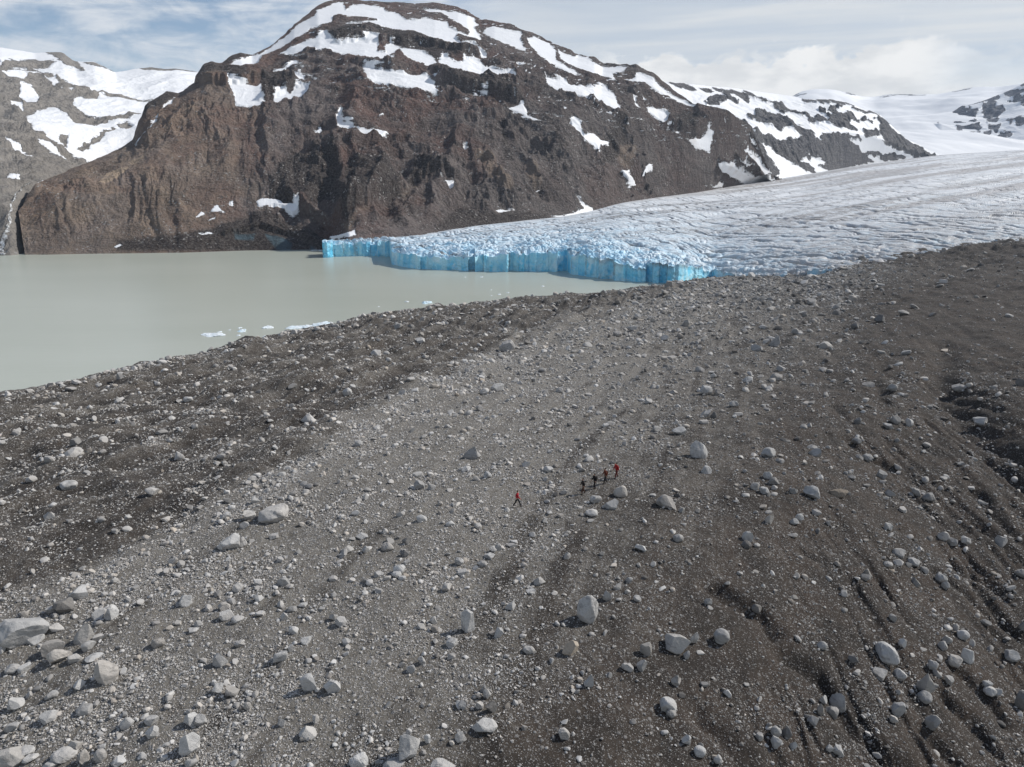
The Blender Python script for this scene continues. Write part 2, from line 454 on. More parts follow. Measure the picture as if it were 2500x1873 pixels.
# right of the last point the ice runs on behind the moraine
ext = [(1800, 585), (1900, 560), (2000, 545), (2200, 560), (2500, 640), (2760, 720)]
ax = np.concatenate([aw, [pix(e[0], 640)[0] for e in ext]]); rx = np.concatenate([rw, [e[1] for e in ext]])
rf = np.interp(az, ax, rx)
blk = np.floor(az * 48 + 2.2 * perlin(az * 22, az * 0, 3)); blk2 = np.floor(az * 150 + 2.5 * perlin(az * 60, az * 0, 4))
hsh = lambda k, s: np.modf(np.abs(np.sin(k * 12.9898 + s) * 43758.5453))[0]
rfs = np.convolve(np.pad(rf, 25, mode='edge'), np.ones(51) / 51, 'valid')
q1 = az * 48 + 2.2 * perlin(az * 22, az * 0, 3); fr1 = q1 - np.floor(q1)
rf = rf + (fr1 - 0.5) * (hsh(blk, 11.0) - 0.35) * 14.0 + (hsh(blk, 1.0) - 0.5) * 15.0 + (hsh(blk2, 2.0) - 0.5) * 3.0 * (hsh(blk, 7.0)) + 1.6 * perlin(az * 130, az * 0, 8) + 0.25 * perlin(az * 420, az * 0, 9)
tp = np.array(TOPS, float); at_, st_ = pix(tp[:, 0], tp[:, 1])
zt = CAMZ + np.interp(az, at_, st_) * np.interp(az, ax, rx)
zt = np.where(az > at_[-1], np.interp(az, [at_[-1], pix(1900, 640)[0], pix(2200, 600)[0], pix(2500, 575)[0], pix(2760, 560)[0]],
              [zt[np.searchsorted(az, at_[-1]) - 1], 12.0, 18.0, 23.0, 25.0]), zt)
zts = np.convolve(np.pad(zt, 60, mode='edge'), np.ones(121) / 121, 'valid')
zt = zt + (hsh(blk, 4.0) - 0.5) * 4.2 + (hsh(blk2, 5.0) - 0.5) * 2.0 + 1.0 * perlin(az * 90, az * 0, 15) + 0.8 * perlin(az * 300, az * 0, 5)
rb, zb = interp_line(az, BACK)
rb = rb + 12; zb = zb + 0.3
rb = np.convolve(np.pad(rb, 20, mode='edge'), np.ones(41) / 41, 'valid'); zb = np.convolve(np.pad(zb, 20, mode='edge'), np.ones(41) / 41, 'valid')
NW, NT = 44, 640
hw = np.linspace(0, 1, NW)[:, None]
wallz = -3 + (zt[None] + 3) * hw
AZ2 = np.repeat(az[None], NW, 0)
wallr = rf[None] + (1.6 * ridged(AZ2 * 48, hw * 1.8 + AZ2 * 22, 4, 2) - 0.7 + 0.6 * fbm(AZ2 * 260, wallz * 0.35, 3, 6)) * np.sin(np.pi * np.clip(hw * 0.9 + 0.1, 0, 1)) + 0.9 * hw ** 2
tt = (np.linspace(0, 1, NT + 1)[1:, None]) ** 2.3
topr = rfs[None] + 0.9 + (rb - rfs)[None] * tt
topr = topr + (rf - rfs)[None] * np.exp(-(topr - rfs[None]) / 22.0)
AZ3 = np.repeat(az[None], NT, 0)
TX, TY = topr * np.sin(AZ3), topr * np.cos(AZ3)
d = topr - topr[:1] + 0.9
lin = zts[None] + (zb - zts)[None] * (0.35 * tt + 0.65 * (1 - (1 - tt) ** 1.35)) + (zt - zts)[None] * np.exp(-d / 9.0)
pxm = project(TX, TY, lin)[0]
fr = np.exp(-d / 150.0)
right = sstep(1480, 1800, pxm)
wx, wy = TX + 9 * fbm(TX / 45, TY / 45, 3, 11), TY + 9 * fbm(TX / 45, TY / 45, 3, 12)
ser = 0.45 * ridged(wx / 26, wy / 10, 4, 21) + 0.55 * ridged(wx / 9, wy / 5.5, 3, 22) - 0.62 + 0.28 * fbm(wx / 7, wy / 5, 3, 31)
# transverse crevasses
ca = math.radians(-62)
u = (wx * -math.sin(ca) + wy * math.cos(ca)); v = wx * math.cos(ca) + wy * math.sin(ca)
ph = u / 19.0 + 0.9 * fbm(u / 60, v / 170, 3, 41)
crev = np.abs(np.sin(np.pi * ph)); cgate = sstep(-0.45, 0.05, fbm(u / 30, v / 220, 2, 43))
crv = -(1 - crev) ** 4.0 * cgate
ph2 = u / 6.0 + 0.8 * fbm(u / 30, v / 50, 2, 44); crv2 = -(1 - np.abs(np.sin(np.pi * ph2))) ** 2.0
fa = math.radians(38)
fu = -TX * math.sin(fa) + TY * math.cos(fa); fv = TX * math.cos(fa) + TY * math.sin(fa)
fade = sstep(0, 6, d) * (1 - sstep(0.86, 1.0, tt))
ser2 = ridged(wx / 48, wy / 20, 3, 24) - 0.6
hz = fade * (ser2 * 6.0 * np.exp(-d / 170) * (1 - 0.4 * right) + ser * (6.2 * np.exp(-d / 120) * (1 - 0.72 * right) + 0.35 * np.exp(-d / 420)) + crv * (9.5 * (0.25 + 0.75 * right) * np.exp(-d / 300) + 1.0) + crv2 * (1.2 * np.exp(-d / 420) + 0.15)
             + 2.6 * fbm(fu / 40, fv / 500, 4, 51) * sstep(60, 500, d) + 1.0 * ridged(fu / 11, fv / 260, 4, 52) * sstep(40, 300, d))
GZ = lin + hz
X = np.vstack([wallr * np.sin(AZ2), TX]); Y = np.vstack([wallr * np.cos(AZ2), TY]); Z = np.vstack([wallz, GZ])
z0 = np.zeros_like(TX)
endw = 1 - sstep(pix(1735, 670)[0], pix(1760, 670)[0], az)[None]
wallA = np.vstack([np.clip(1.15 - hw * 0.35, 0, 1) * endw, np.exp(-d / 3.0) * 0.6 * endw])
blueA = np.vstack([np.ones_like(AZ2), np.clip(np.exp(-d / 190) * (1.05 - 0.35 * right) + 0.12 * np.exp(-d / 500), 0, 1)])
crack = np.exp(-(np.minimum(fr1, 1 - fr1) / 0.035) ** 2) * (hsh(blk, 21.0) > 0.45)
dirtA = np.vstack([0.8 * crack[None] * sstep(0.05, 0.3, hw + 0.25 * fbm(AZ2 * 300, hw * 3, 2, 64)) + 0.75 * sstep(0.75, 1.0, hw) * sstep(1380, 1480, project(wallr * np.sin(AZ2), wallr * np.cos(AZ2), wallz)[0]) + 0 * AZ2,
                   np.clip(-crv * (1.4 + 1.1 * right) - crv2 * 0.5 * sstep(20, 200, d) + 0.35 * right * sstep(-0.1, 0.5, fbm(wx / 8, wy / 8, 3, 61)) * np.exp(-d / 200) + 0.85 * sstep(0.0, 0.5, fbm(fu / 22, fv / 600, 4, 62)) * sstep(60, 350, d) * (0.4 + 0.6 * sstep(-0.2, 0.3, fbm(fu / 160, fv / 900, 2, 65))), 0, 1)])
siltA = np.vstack([0 * AZ2, np.clip(1.0 * sstep(1600, 2050, pxm) * np.exp(-d / 330) + 0.95 * sstep(-0.05, 0.5, fbm(fu / 60, fv / 900, 3, 63)) * sstep(100, 500, d) * sstep(1500, 2000, pxm) + 0.5 * (1 - sstep(4, 38, (rb[None] - topr))), 0, 0.9)])
grid_obj('glacier', X, Y, Z, M_ICE, {'wall': wallA, 'blue': blueA, 'dirt': dirtA, 'silt': siltA}, kind='structure',
         label='crevassed glacier tongue ending in a bright blue ice cliff at the lake')

# ------------------------------------------------------------------ snow outlines read off the photograph
SNOW = crop(0, 0, """2030,5 1990,25 1900,60 1880,95 1790,140 1740,190 1640,270 1560,325 1500,340 1400,375 1365,400 1440,415 1540,405 1570,345 1640,310 1700,280 1780,235 1850,190 1860,170 1930,145 1990,140 2000,110 2060,60 2060,20
1665,330 1750,335 1880,280 1890,310 2000,300 2100,330 2209,340 2209,240 2130,240 2010,255 1980,215 1940,180 1880,225 1790,260 1740,290
1360,480 1420,490 1470,500 1540,510 1565,500 1570,560 1590,610 1560,640 1480,640 1410,630 1400,570 1370,510
1640,590 1690,540 1740,560 1780,510 1860,510 1850,570 1800,590 1740,610 1710,600 1660,635 1635,615
1640,430 1720,400 1760,365 1800,370 1790,395 1720,415 1710,435 1660,440
1560,460 1590,445 1595,460 1570,470
1760,450 1790,455 1830,460 1825,490 1770,490
1870,800 1920,755 1935,780 1890,800
1530,1200 1600,1180 1680,1190 1700,1210 1800,1205 1790,1250 1750,1275 1690,1230 1640,1225 1550,1245
1165,1302 1205,1258 1235,1275 1190,1305
1255,1262 1300,1218 1325,1250 1350,1267 1280,1272
1235,1315 1300,1288 1295,1307 1245,1325
1375,1205 1395,1205 1395,1228 1375,1228
1965,1410 2050,1390 2130,1378 2132,1402 2020,1422 1990,1442
1190,1408 1270,1393 1282,1411 1200,1420
970,662 1000,620 1050,595 1030,630 980,668
908,652 935,643 932,662
800,872 880,780 950,700 942,730 860,812 812,872
675,1480 720,1455 735,1470 700,1490""")
SNOW += crop(800, 0, """0,300 100,330 200,355 390,375 400,345 370,340 430,310 470,345 510,370 560,400 640,420 660,380 620,340 570,310 500,290 440,290 380,255 340,280 345,320 300,310 310,250 320,230 250,205 210,230 225,245 170,260 60,255 20,245 0,240
0,100 20,50 90,10 110,60 150,25 340,45 350,70 400,75 430,90 470,120 530,125 590,110 640,120 720,130 730,165 800,200 840,215 850,190 760,130 680,80 600,75 550,55 640,55 790,75 860,100 910,160 880,170 940,260 960,265 870,240 780,205 770,240 800,265 870,280 950,330 955,370 920,350 870,310 780,310 700,285 620,265 500,210 400,190 290,165 250,150 100,150 70,140 200,140 295,125 200,110 50,95
655,380 690,330 720,345 760,370 800,375 820,345 900,360 960,400 1050,430 1100,430 1130,460 1120,495 1060,490 900,470 770,445 700,430 600,420 565,400 580,380
210,400 250,395 380,430 600,450 640,500 660,555 560,540 400,510 240,490 220,460
630,470 670,475 675,490 640,495
930,200 950,170 990,150 1080,180 1165,195 1160,240 1190,310 1100,280 1000,240
1190,225 1250,220 1330,260 1370,300 1370,360 1450,410 1530,455 1450,440 1330,380 1240,310 1200,260
1370,280 1420,320 1480,340 1500,330 1560,350 1640,400 1800,400 1780,430 1710,445 1730,480 1640,460 1550,430 1440,390 1390,340
1850,435 1900,450 1960,480 2030,550 2100,590 2200,640 2200,655 2100,620 2000,560 1900,500 1780,485 1840,465
1290,430 1320,470 1420,475 1460,505 1590,520 1620,510 1680,520 1690,545 1720,560 1740,620 1770,670 1720,670 1650,630 1560,590 1460,560 1330,530 1310,490
860,563 960,573 962,587 890,580
1070,640 1170,615 1190,650 1200,690 1270,720 1300,735 1230,725 1150,680 1090,655
1450,720 1480,705 1520,740 1525,780 1540,820 1590,795 1620,820 1640,835 1690,840 1680,865 1640,880 1630,915 1590,880 1540,850 1500,800 1460,760
1920,640 1980,650 2030,680 2050,710 2020,755 1980,720 1920,670
1828,575 1852,590 1852,620 1884,664 1850,642 1830,602
1883,573 1922,622 1890,612
75,645 95,660 80,700 100,740 165,760 160,770 250,775 300,765 370,770 340,800 300,830 230,805 180,805 120,810 60,790 48,740 55,690
298,684 340,648 337,676 310,694
670,1080 700,1100 780,1100 750,1160 730,1165 700,1110
1740,1000 1790,1010 1820,990 1810,1030 1860,1070 1800,1060
1475,1190 1540,1230 1590,1240 1600,1270 1540,1300 1440,1310 1370,1305 1340,1290 1440,1290 1530,1250
990,1258 1050,1255 1120,1275 1020,1277
865,1263 930,1290 900,1284
1880,1032 1920,990 1947,983 1942,1012 1890,1034
1222,1152 1277,1150 1265,1182 1235,1175
1140,365 1185,375 1180,388 1150,382
810,900 835,898 840,918 820,922
1405,630 1430,650 1425,665
2160,840 2209,830 2230,880 2209,890
2065,790 2110,805 2100,815""")
SNOW += crop(1600, 0, """200,835 260,830 320,795 355,805 340,850 330,890 270,895 220,860
0,650 40,665 90,710 70,755 20,710 0,690
540,790 570,840 612,882 580,872 550,820
370,1000 420,985 480,1010 560,1060 660,1070 740,1070 830,1060 800,1080 650,1095 540,1110 470,1080 400,1040
300,1095 340,1120 410,1100 400,1127 340,1127
455,785 472,790 465,812
505,990 560,1010 590,1030 540,1020
520,905 560,940 620,970 700,1030 740,1040 660,1060 640,1040 600,990 540,940""")
TAN = crop(0, 0, """570,1120 640,1040 770,1005 770,1020 650,1100 590,1110
770,980 870,930 885,945 800,1000
890,905 915,895 915,908""")
TANB = crop(800, 0, """870,970 960,960 1010,1010 1000,1060 1110,1190 1080,1210 980,1130 940,1060
1180,1000 1250,1050 1280,1140 1240,1150 1200,1080
310,1010 340,1010 350,1130 310,1210 270,1250 300,1150
1700,880 1790,850 1850,900 1830,960 1760,930
100,1340 250,1290 180,1330 120,1380
500,1110 545,1120 540,1160 510,1150
440,1170 490,1150 490,1220 460,1230""")
DARK_AND_SHADED = crop(0, 0, """1190,490 1230,410 1265,378 1320,400 1390,410 1480,420 1480,470 1450,500 1360,480 1290,450 1230,490
1340,395 1380,345 1440,318 1510,335 1440,355
1570,450 1640,445 1740,450 1775,510 1740,560 1690,545 1640,590 1590,610 1570,560
1975,190 2100,150 2209,200 2150,255 2010,250
1180,1400 1600,1260 2000,1420 1950,1500 700,1500 700,1440 1000,1420
1600,1180 1640,1060 1760,930 1900,890 1990,900 2040,1000 2060,1150 2030,1200 1800,1200
860,640 900,600 1000,560 1075,575 1000,620 970,660 860,690
170,1150 210,1100 200,1170 150,1220 110,1190""")
DARK_AND_SHADED += crop(800, 0, """640,450 760,450 900,480 1060,500 1130,540 1180,600 1100,610 900,565 760,530 690,500
500,1060 540,970 600,1000 640,1060 780,1090 600,1070
250,160 400,195 500,230 640,280 800,320 900,350 900,365 800,340 720,345 690,330 650,370 560,305 440,285 330,235
130,980 300,1000 440,1020 440,1200 280,1250 120,1340 60,1300
1040,780 1060,760 1080,900 1100,1000 1070,980
1650,880 1700,760 1780,700 1800,760 1760,860 1700,950 1640,960
820,1250 1000,1290 1300,1290 1330,1310 850,1370 640,1380
2050,720 2160,680 2209,700 2209,830 2100,800""")
ICE = crop(0, 0, """1405,1410 1530,1410 1520,1450 1410,1445
1590,1420 1690,1425 1750,1460 1740,1498 1660,1495 1600,1440
1860,1470 1890,1480 1880,1495 1860,1495""")
CLIFFS = [([(815, 104), (830, 106), (892, 100)], 11), ([(905, 105), (1003, 108), (1085, 124), (1170, 146)], 12), ([(1070, 205), (1150, 228), (1210, 241), (1262, 249)], 24),
          ([(484, 206), (555, 208), (605, 204), (640, 196)], 14), ([(640, 249), (690, 232), (722, 215)], 17), ([(1000, 432), (1060, 432), (1110, 446)], 16),
          ([(700, 480), (760, 528), (830, 540), (900, 522), (935, 500), (985, 470)], 20), ([(1632, 312), (1680, 338), (1735, 325), (1780, 312)], 20), ([(440, 618), (560, 609), (700, 606), (800, 600)], 9),
          ([(550, 580), (640, 560), (760, 585)], 8), ([(1270, 330), (1330, 352), (1400, 372)], 10), ([(880, 160), (960, 175), (1060, 185)], 7), ([(1480, 330), (1530, 380), (1560, 400)], 10)]
BUTT = [([(806, 350), (832, 400), (842, 460), (852, 540)], 15, 38, 100), ([(1232, 305), (1260, 354), (1300, 420), (1315, 452)], 9, 12, 45), ([(1513, 285), (1545, 346), (1562, 407)], 14, 14, 60),
        ([(935, 405), (930, 450), (920, 490)], 10, 10, 40), ([(1400, 290), (1440, 350), (1480, 420)], 8, 12, 50), ([(640, 250), (655, 330), (650, 420)], 8, 14, 50), ([(1180, 390), (1220, 450), (1255, 500)], 8, 12, 40),
        ([(1690, 270), (1740, 330), (1790, 400)], 10, 12, 50), ([(870, 410), (865, 470), (850, 520)], 9, 9, 35), ([(455, 165), (430, 200), (330, 330)], 5, 16, 60)]


def relief(Z, R, pxv, pyv):
    """cliff steps and buttresses, in metres, at the places where the photograph shows them"""
    for pts, drop in CLIFFS:
        p = np.array(pts, float)
        yl = np.interp(pxv, p[:, 0], p[:, 1]); dv = yl - pyv
        endf = sstep(p[0, 0] - 25, p[0, 0] + 12, pxv) * (1 - sstep(p[-1, 0] - 12, p[-1, 0] + 25, pxv))
        dv = dv + 3 * perlin(pxv / 14, pyv / 40, 71)
        Z = Z + drop * endf * sstep(-1.5, 2.5, dv) * np.exp(-np.maximum(dv, 0) / 34.0)
    for pts, amp, wl, wr in BUTT:
        p = np.array(pts, float)
        xl = np.interp(pyv, p[:, 1], p[:, 0]); h = pxv - xl + 16 * perlin(pyv / 38, pxv / 60, 73) + 6 * perlin(pyv / 13, pxv / 30, 74)
        endf = sstep(p[:, 1].min() - 30, p[:, 1].min() + 15, pyv) * (1 - sstep(p[:, 1].max() - 15, p[:, 1].max() + 30, pyv))
        Z = Z + amp * endf * np.where(h > 0, np.exp(-h / wr), np.exp(h / wl))
    return Z


def mountain(name, px0, px1, ncol, rows, lines, mat, label, noise_fn, polys, wins, smooth=14):
    az = np.linspace(pix(px0, 400)[0], pix(px1, 400)[0], ncol)
    L = []
    for ln in lines:
        if callable(ln):
            L.append(ln(az, L))
        else:
            L.append(interp_line(az, ln))
    for i, wn in enumerate(wins):
        if wn > 1:
            k_ = np.ones(wn) / wn
            L[i] = tuple(np.convolve(np.pad(q, wn // 2, mode='edge'), k_, 'valid') for q in L[i])
    R, Z, T = sheet(az, rows, L)
    k0, k1 = rows[0], sum(rows[:-1]) + 1
    R[k0:k1] = smooth_rows(R[k0:k1], smooth); Z[k0:k1] = smooth_rows(Z[k0:k1], smooth)
    X, Y = R * np.sin(az)[None], R * np.cos(az)[None]
    pxv, pyv = project(X, Y, Z)
    att = {}
    for k in ('snow', 'tan', 'dark', 'ice', 'dirty', 'cool'):
        att[k] = np.zeros_like(X)
    polys(att, pxv, pyv, X, Y, Z, T)
    Z = noise_fn(Z, R, X, Y, pxv, pyv, T[:, None] + 0 * X, att)
    return grid_obj(name, X, Y, Z, mat, att, kind='structure', label=label)


# --- main mountain
SKY = [(20, 625, 945), (28, 603, 955), (40, 563, 978), (53, 512, 1008), (67, 471, 1042), (88, 447, 1070), (139, 428, 1095), (196, 403, 1125), (244, 383, 1155), (293, 363, 1185), (326, 342, 1210), (345, 285, 1230), (360, 252, 1260), (407, 229, 1290),
       (438, 233, 1290), (460, 216, 1310), (485, 200, 1330), (497, 171, 1340), (513, 155, 1350), (534, 160, 1360), (544, 160, 1365), (562, 141, 1380), (587, 130, 1395), (615, 136, 1405), (652, 118, 1420), (693, 86, 1450), (717, 61, 1470), (754, 33, 1500), (774, 16, 1515),
       (798, 3, 1540), (830, -2, 1550), (861, 0, 1550), (900, 3, 1550), (963, 8, 1550), (1028, 8, 1550), (1060, 6, 1550), (1090, 12, 1545), (1118, 16, 1540), (1140, 28, 1530), (1155, 37, 1530), (1175, 51, 1520), (1183, 48, 1520), (1207, 53, 1510), (1245, 60, 1510), (1277, 73, 1500),
       (1313, 88, 1500), (1345, 100, 1500), (1370, 114, 1490), (1411, 134, 1480), (1440, 138, 1480), (1452, 141, 1480), (1472, 157, 1480), (1538, 161, 1470), (1554, 160, 1470), (1575, 170, 1470), (1595, 179, 1470), (1623, 202, 1470), (1645, 222, 1470), (1673, 243, 1470), (1698, 263, 1460),
       (1740, 272, 1470), (1783, 283, 1490), (1828, 303, 1540), (1845, 340, 1570), (1870, 400, 1640), (1890, 439, 1720), (1930, 470, 1760)]
BASE = [(-40, 622, 0), (20, 622, 0), (33, 622, 0), (120, 622, 0), (200, 620, 0), (300, 619, 0), (450, 617, 0), (600, 612, 0), (700, 611, 0), (795, 610, 0)]
BASE = [(a, b, -CAMZ / float(pix(a, b)[1])) for a, b, _ in BASE] + [(x, y + 0.5, r) for x, y, r in BACK if 840 < x < 1960]
LOW = [(20, 622, 941), (33, 602, 950), (45, 560, 972), (90, 490, 1020), (160, 470, 1010), (300, 450, 1010), (450, 440, 1000), (600, 450, 990), (700, 455, 985), (800, 450, 985), (900, 440, 1000), (1000, 435, 1015), (1100, 440, 1030), (1200, 440, 1060), (1300, 430, 1100), (1400, 415, 1160),
       (1500, 400, 1230), (1600, 400, 1330), (1700, 400, 1410), (1800, 400, 1510), (1850, 420, 1600), (1890, 450, 1730), (1930, 475, 1765)]
MID = [(20, 623, 943), (33, 592, 956), (45, 520, 998), (90, 465, 1045), (160, 440, 1060), (300, 385, 1115), (380, 330, 1120), (450, 260, 1180), (520, 215, 1230), (600, 215, 1240), (700, 210, 1240), (800, 200, 1230), (900, 200, 1220), (1000, 210, 1220), (1100, 225, 1230), (1200, 245, 1240),
       (1300, 245, 1260), (1400, 255, 1280), (1500, 265, 1330), (1600, 285, 1390), (1700, 310, 1435), (1800, 330, 1500), (1850, 370, 1590), (1890, 445, 1725), (1930, 472, 1762)]


def main_noise(Z, R, X, Y, pxv, pyv, T, att):
    sn = sstep(0.45, 0.62, att['snow'])
    Z = Z + (relief(Z, R, pxv, pyv) - Z) * sstep(1.0, 1.25, T) * (1 - 0.6 * sn)
    edge = sstep(1.0, 1.06, T) * 1.0
    keep = (1 - sstep(2.9, 3.95, T) * (1 - sstep(3.98, 4.2, T)) * 0.75) * (0.10 * sstep(0.8, 1.0, T) + 0.90 * sstep(1.02, 1.45, T))
    low = 1 - sstep(2.3, 3.1, T)
    # gullies: down-slope flutes, stronger low on the spurs
    lat = np.arctan2(X, Y) * 900 + 4.5 * fbm(X / 50, R / 70, 4, 81)
    left = 1 - sstep(650, 800, pxv)
    fl = ridged(lat / 17, R / 120, 3, 83) - 0.6; fl2 = ridged(lat / 6.5, R / 55, 3, 85) - 0.6
    flz = 1 - sstep(2.9, 3.4, T)
    gp = 0.25 + 0.95 * sstep(-0.25, 0.35, fbm(lat / 70, R / 130, 3, 87))
    rib = ridged((lat + 14 * fbm(X / 120, R / 120, 2, 88)) / 105, R / 520, 3, 89, 0.45) - 0.6
    dz = (fl * 5.0 + fl2 * 1.6) * gp * (0.45 + 0.60 * left) * flz + rib * 36 * (1 - sstep(2.4, 3.3, T)) * (0.35 + 0.65 * (1 - left))
    rug = ridged(X / 75, R / 55, 5, 91, 0.55) - 0.6
    mid_ = ridged(X / 28 + 0.6 * fbm(X / 40, R / 40, 2, 94), R / 21, 4, 95, 0.55) - 0.6
    rockz = (1 - 0.55 * left * (1 - sstep(2.6, 3.0, T)))
    crag = 0.22 + 1.0 * sstep(-0.15, 0.35, fbm(X / 150, R / 110, 3, 92)) * (1 - 0.35 * left)
    dz = dz + rug * 20 * rockz * (0.5 + 0.5 * crag) + mid_ * 6.2 * rockz * crag + fbm(X / 9, R / 7, 4, 97, 0.6) * 0.7
    # tilted strata steps
    q = (Z + 0.10 * X + 6 * fbm(X / 90, R / 90, 3, 99)) / 17.0
    ter = (q - np.floor(q)); dz = dz + (sstep(0.0, 0.35, ter) - ter) * 10.0 * (1 - 0.92 * left) * (0.4 + 0.6 * crag)
    return Z + dz * keep * (1 - 0.85 * sn)


def main_polys(att, pxv, pyv, X, Y, Z, T):
    att['snow'] = 0.5 + poly_sdf(pxv, pyv, SNOW, 14) / 28
    st = 0.5 + (ridged(pxv / 60 + pyv / 26, pyv / 10, 3, 76) - 0.85) * 2.6 * sstep(700, 1100, pxv) * (1 - sstep(120, 240, pyv - (pxv - 1000) * 0.16))
    att['snow'] = np.maximum(att['snow'], np.where(pyv - (pxv - 1000) * 0.16 < 235, np.where(pxv > 720, st - 0.02, 0), 0))
    att['dirty'] = sstep(120, 420, pyv)
    att['tan'] = np.maximum(0.95 * sstep(-1, 2, poly_sdf(pxv, pyv, TAN)), 0.34 * sstep(-6, 4, poly_sdf(pxv, pyv, TANB)))
    att['tan'] = att['tan'] + 0.24 * (1 - sstep(480, 680, pxv)) + 0.20 * sstep(-0.1, 0.5, fbm(pxv / 70, pyv / 60, 3, 75)) * (1 - sstep(560, 720, pxv))
    att['dark'] = 0.92 * sstep(-9, 5, poly_sdf(pxv, pyv, DARK_AND_SHADED))  # dark outcrops, plus shade of the hollow and cliff faces painted into the rock
    att['ice'] = 0.9 * sstep(-3, 3, poly_sdf(pxv, pyv, ICE))
    att['cool'] = 0.9 * sstep(1020, 1380, pxv + 60 * fbm(pxv / 90, pyv / 90, 3, 78) + 0.35 * (pyv - 300)) + 0.35 * sstep(-0.1, 0.4, fbm(pxv / 120, pyv / 45, 3, 79)) * sstep(500, 700, pxv)
    att['cool'] = np.clip(att['cool'], 0, 0.95)
    att['snow'][T < 1.0] = 0


def front_of_base(az, L):
    r, z = interp_line(az, BASE)
    return r - 25, z - 32


def behind_sky(az, L):
    r, z = interp_line(az, SKY)
    return r + 420, z * 0.45 - 20


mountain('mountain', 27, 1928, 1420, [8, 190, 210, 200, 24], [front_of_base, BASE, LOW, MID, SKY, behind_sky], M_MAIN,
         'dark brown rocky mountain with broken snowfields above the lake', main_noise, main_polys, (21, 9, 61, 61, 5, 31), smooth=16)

# --- snowy ridge behind it, running down the right bank of the glacier
SKY2 = [(1560, 200, 2000), (1632, 200, 2050), (1700, 207, 2150), (1760, 212, 2250), (1830, 221, 2350), (1900, 230, 2450), (1938, 235, 2480), (1965, 243, 2480), (1985, 242, 2480), (2028, 242, 2480), (2060, 250, 2500), (2085, 257, 2520), (2110, 268, 2540), (2130, 272, 2560), (2150, 281, 2580), (2175, 305, 2600),
        (2210, 338, 2650), (2250, 358, 2720), (2292, 378, 2800), (2330, 392, 2860), (2400, 420, 2900)]
BASE2 = [(1560, 500, 1250)] + [(x, y + 0.5, r) for x, y, r in BACK if 1580 < x < 2300] + [(2330, 390, 2860), (2400, 400, 2900)]
MID2 = [(1560, 330, 1650), (1632, 330, 1680), (1700, 330, 1720), (1760, 325, 1780), (1830, 318, 1900), (1900, 315, 2050), (1985, 315, 2180), (2060, 320, 2280), (2110, 325, 2360), (2150, 335, 2430), (2210, 365, 2580), (2250, 378, 2690), (2292, 385, 2790), (2330, 393, 2861), (2400, 418, 2901)]
ROCK2 = crop(1600, 150, """80,125 150,128 230,150 280,165 380,165 470,180 540,190 620,220 685,250 650,245 560,210 520,215 470,190 400,180 300,180 230,170 150,150
300,235 360,205 440,215 410,250 350,255 310,255
400,195 430,190 470,215 500,240 470,235 420,210
520,180 560,205 560,240 530,220
690,250 760,265 820,290 880,310 920,330 870,320 800,300 740,290 770,325 735,300
885,235 960,240 1050,225 1120,235 1190,260 1100,248 1000,248 900,248
550,310 610,330 600,295 680,315 760,330 850,375 900,400 940,430 970,470 900,455 860,420 780,390 750,420 700,390 640,370 560,330
920,340 980,335 1025,350 980,370 930,360
980,295 1020,295 1015,312 985,308
1030,295 1070,270 1120,270 1060,300
1030,330 1080,310 1180,310 1220,350 1150,350 1170,380 1210,400 1180,420 1100,400 1040,360
1180,285 1250,295 1330,310 1350,330 1290,315 1210,300
1220,340 1260,340 1250,352
1280,345 1310,350 1300,360
1330,320 1370,345 1410,390 1470,440 1530,490 1610,540 1700,570 1600,578 1540,570 1480,545 1420,520 1380,480 1340,420 1350,380
1250,400 1330,400 1340,440 1300,450 1260,440
1080,440 1150,440 1230,460 1180,475 1100,465
590,420 680,440 740,480 860,460 900,440 990,480 1000,430 1100,450 1240,540 1330,540 1430,560 1500,575 1380,600 1340,570 1250,560 1300,600 1150,640 1060,655 980,625 1060,610 920,560 950,590 860,600 940,640 960,668 900,660 760,560 700,520 640,500 600,460
450,330 520,360 560,390 600,450 640,520 660,560 720,640 750,660 680,700 600,690 500,640 400,560""")


def polys2(att, pxv, pyv, X, Y, Z, T):
    s = poly_sdf(pxv, pyv, ROCK2, 14)
    att['snow'] = 0.48 - s / 28 + 0.13 * fbm((0.87 * pxv + 0.5 * pyv) / 46, (0.87 * pyv - 0.5 * pxv) / 8, 4, 77)
    att['dirty'] = sstep(360, 440, pyv) * 0.7


def noise2(Z, R, X, Y, pxv, pyv, T, att):
    rock = 1 - sstep(0.42, 0.6, att['snow'])
    keep = sstep(1.0, 1.25, T) * (1 - 0.8 * sstep(2.7, 3.0, T))
    d = (ridged(X / 60, R / 60, 5, 111, 0.55) - 0.6) * 16 + (ridged(X / 20, R / 24, 4, 113) - 0.6) * 5
    return Z + keep * (d * (0.25 + 0.75 * rock) + 5 * fbm(X / 140, R / 160, 3, 115) + rock * 5)


def front2(az, L):
    r, z = interp_line(az, BASE2)
    return r - 60, z - 30


def back2(az, L):
    r, z = interp_line(az, SKY2)
    return r + 700, z * 0.7


mountain('snowy_ridge', 1580, 2380, 760, [6, 190, 170, 30], [front2, BASE2, MID2, SKY2, back2], M_RIDGE,
         'grey ridge striped with snow on the far bank of the glacier', noise2, polys2, (9, 9, 41, 9, 21), smooth=8)

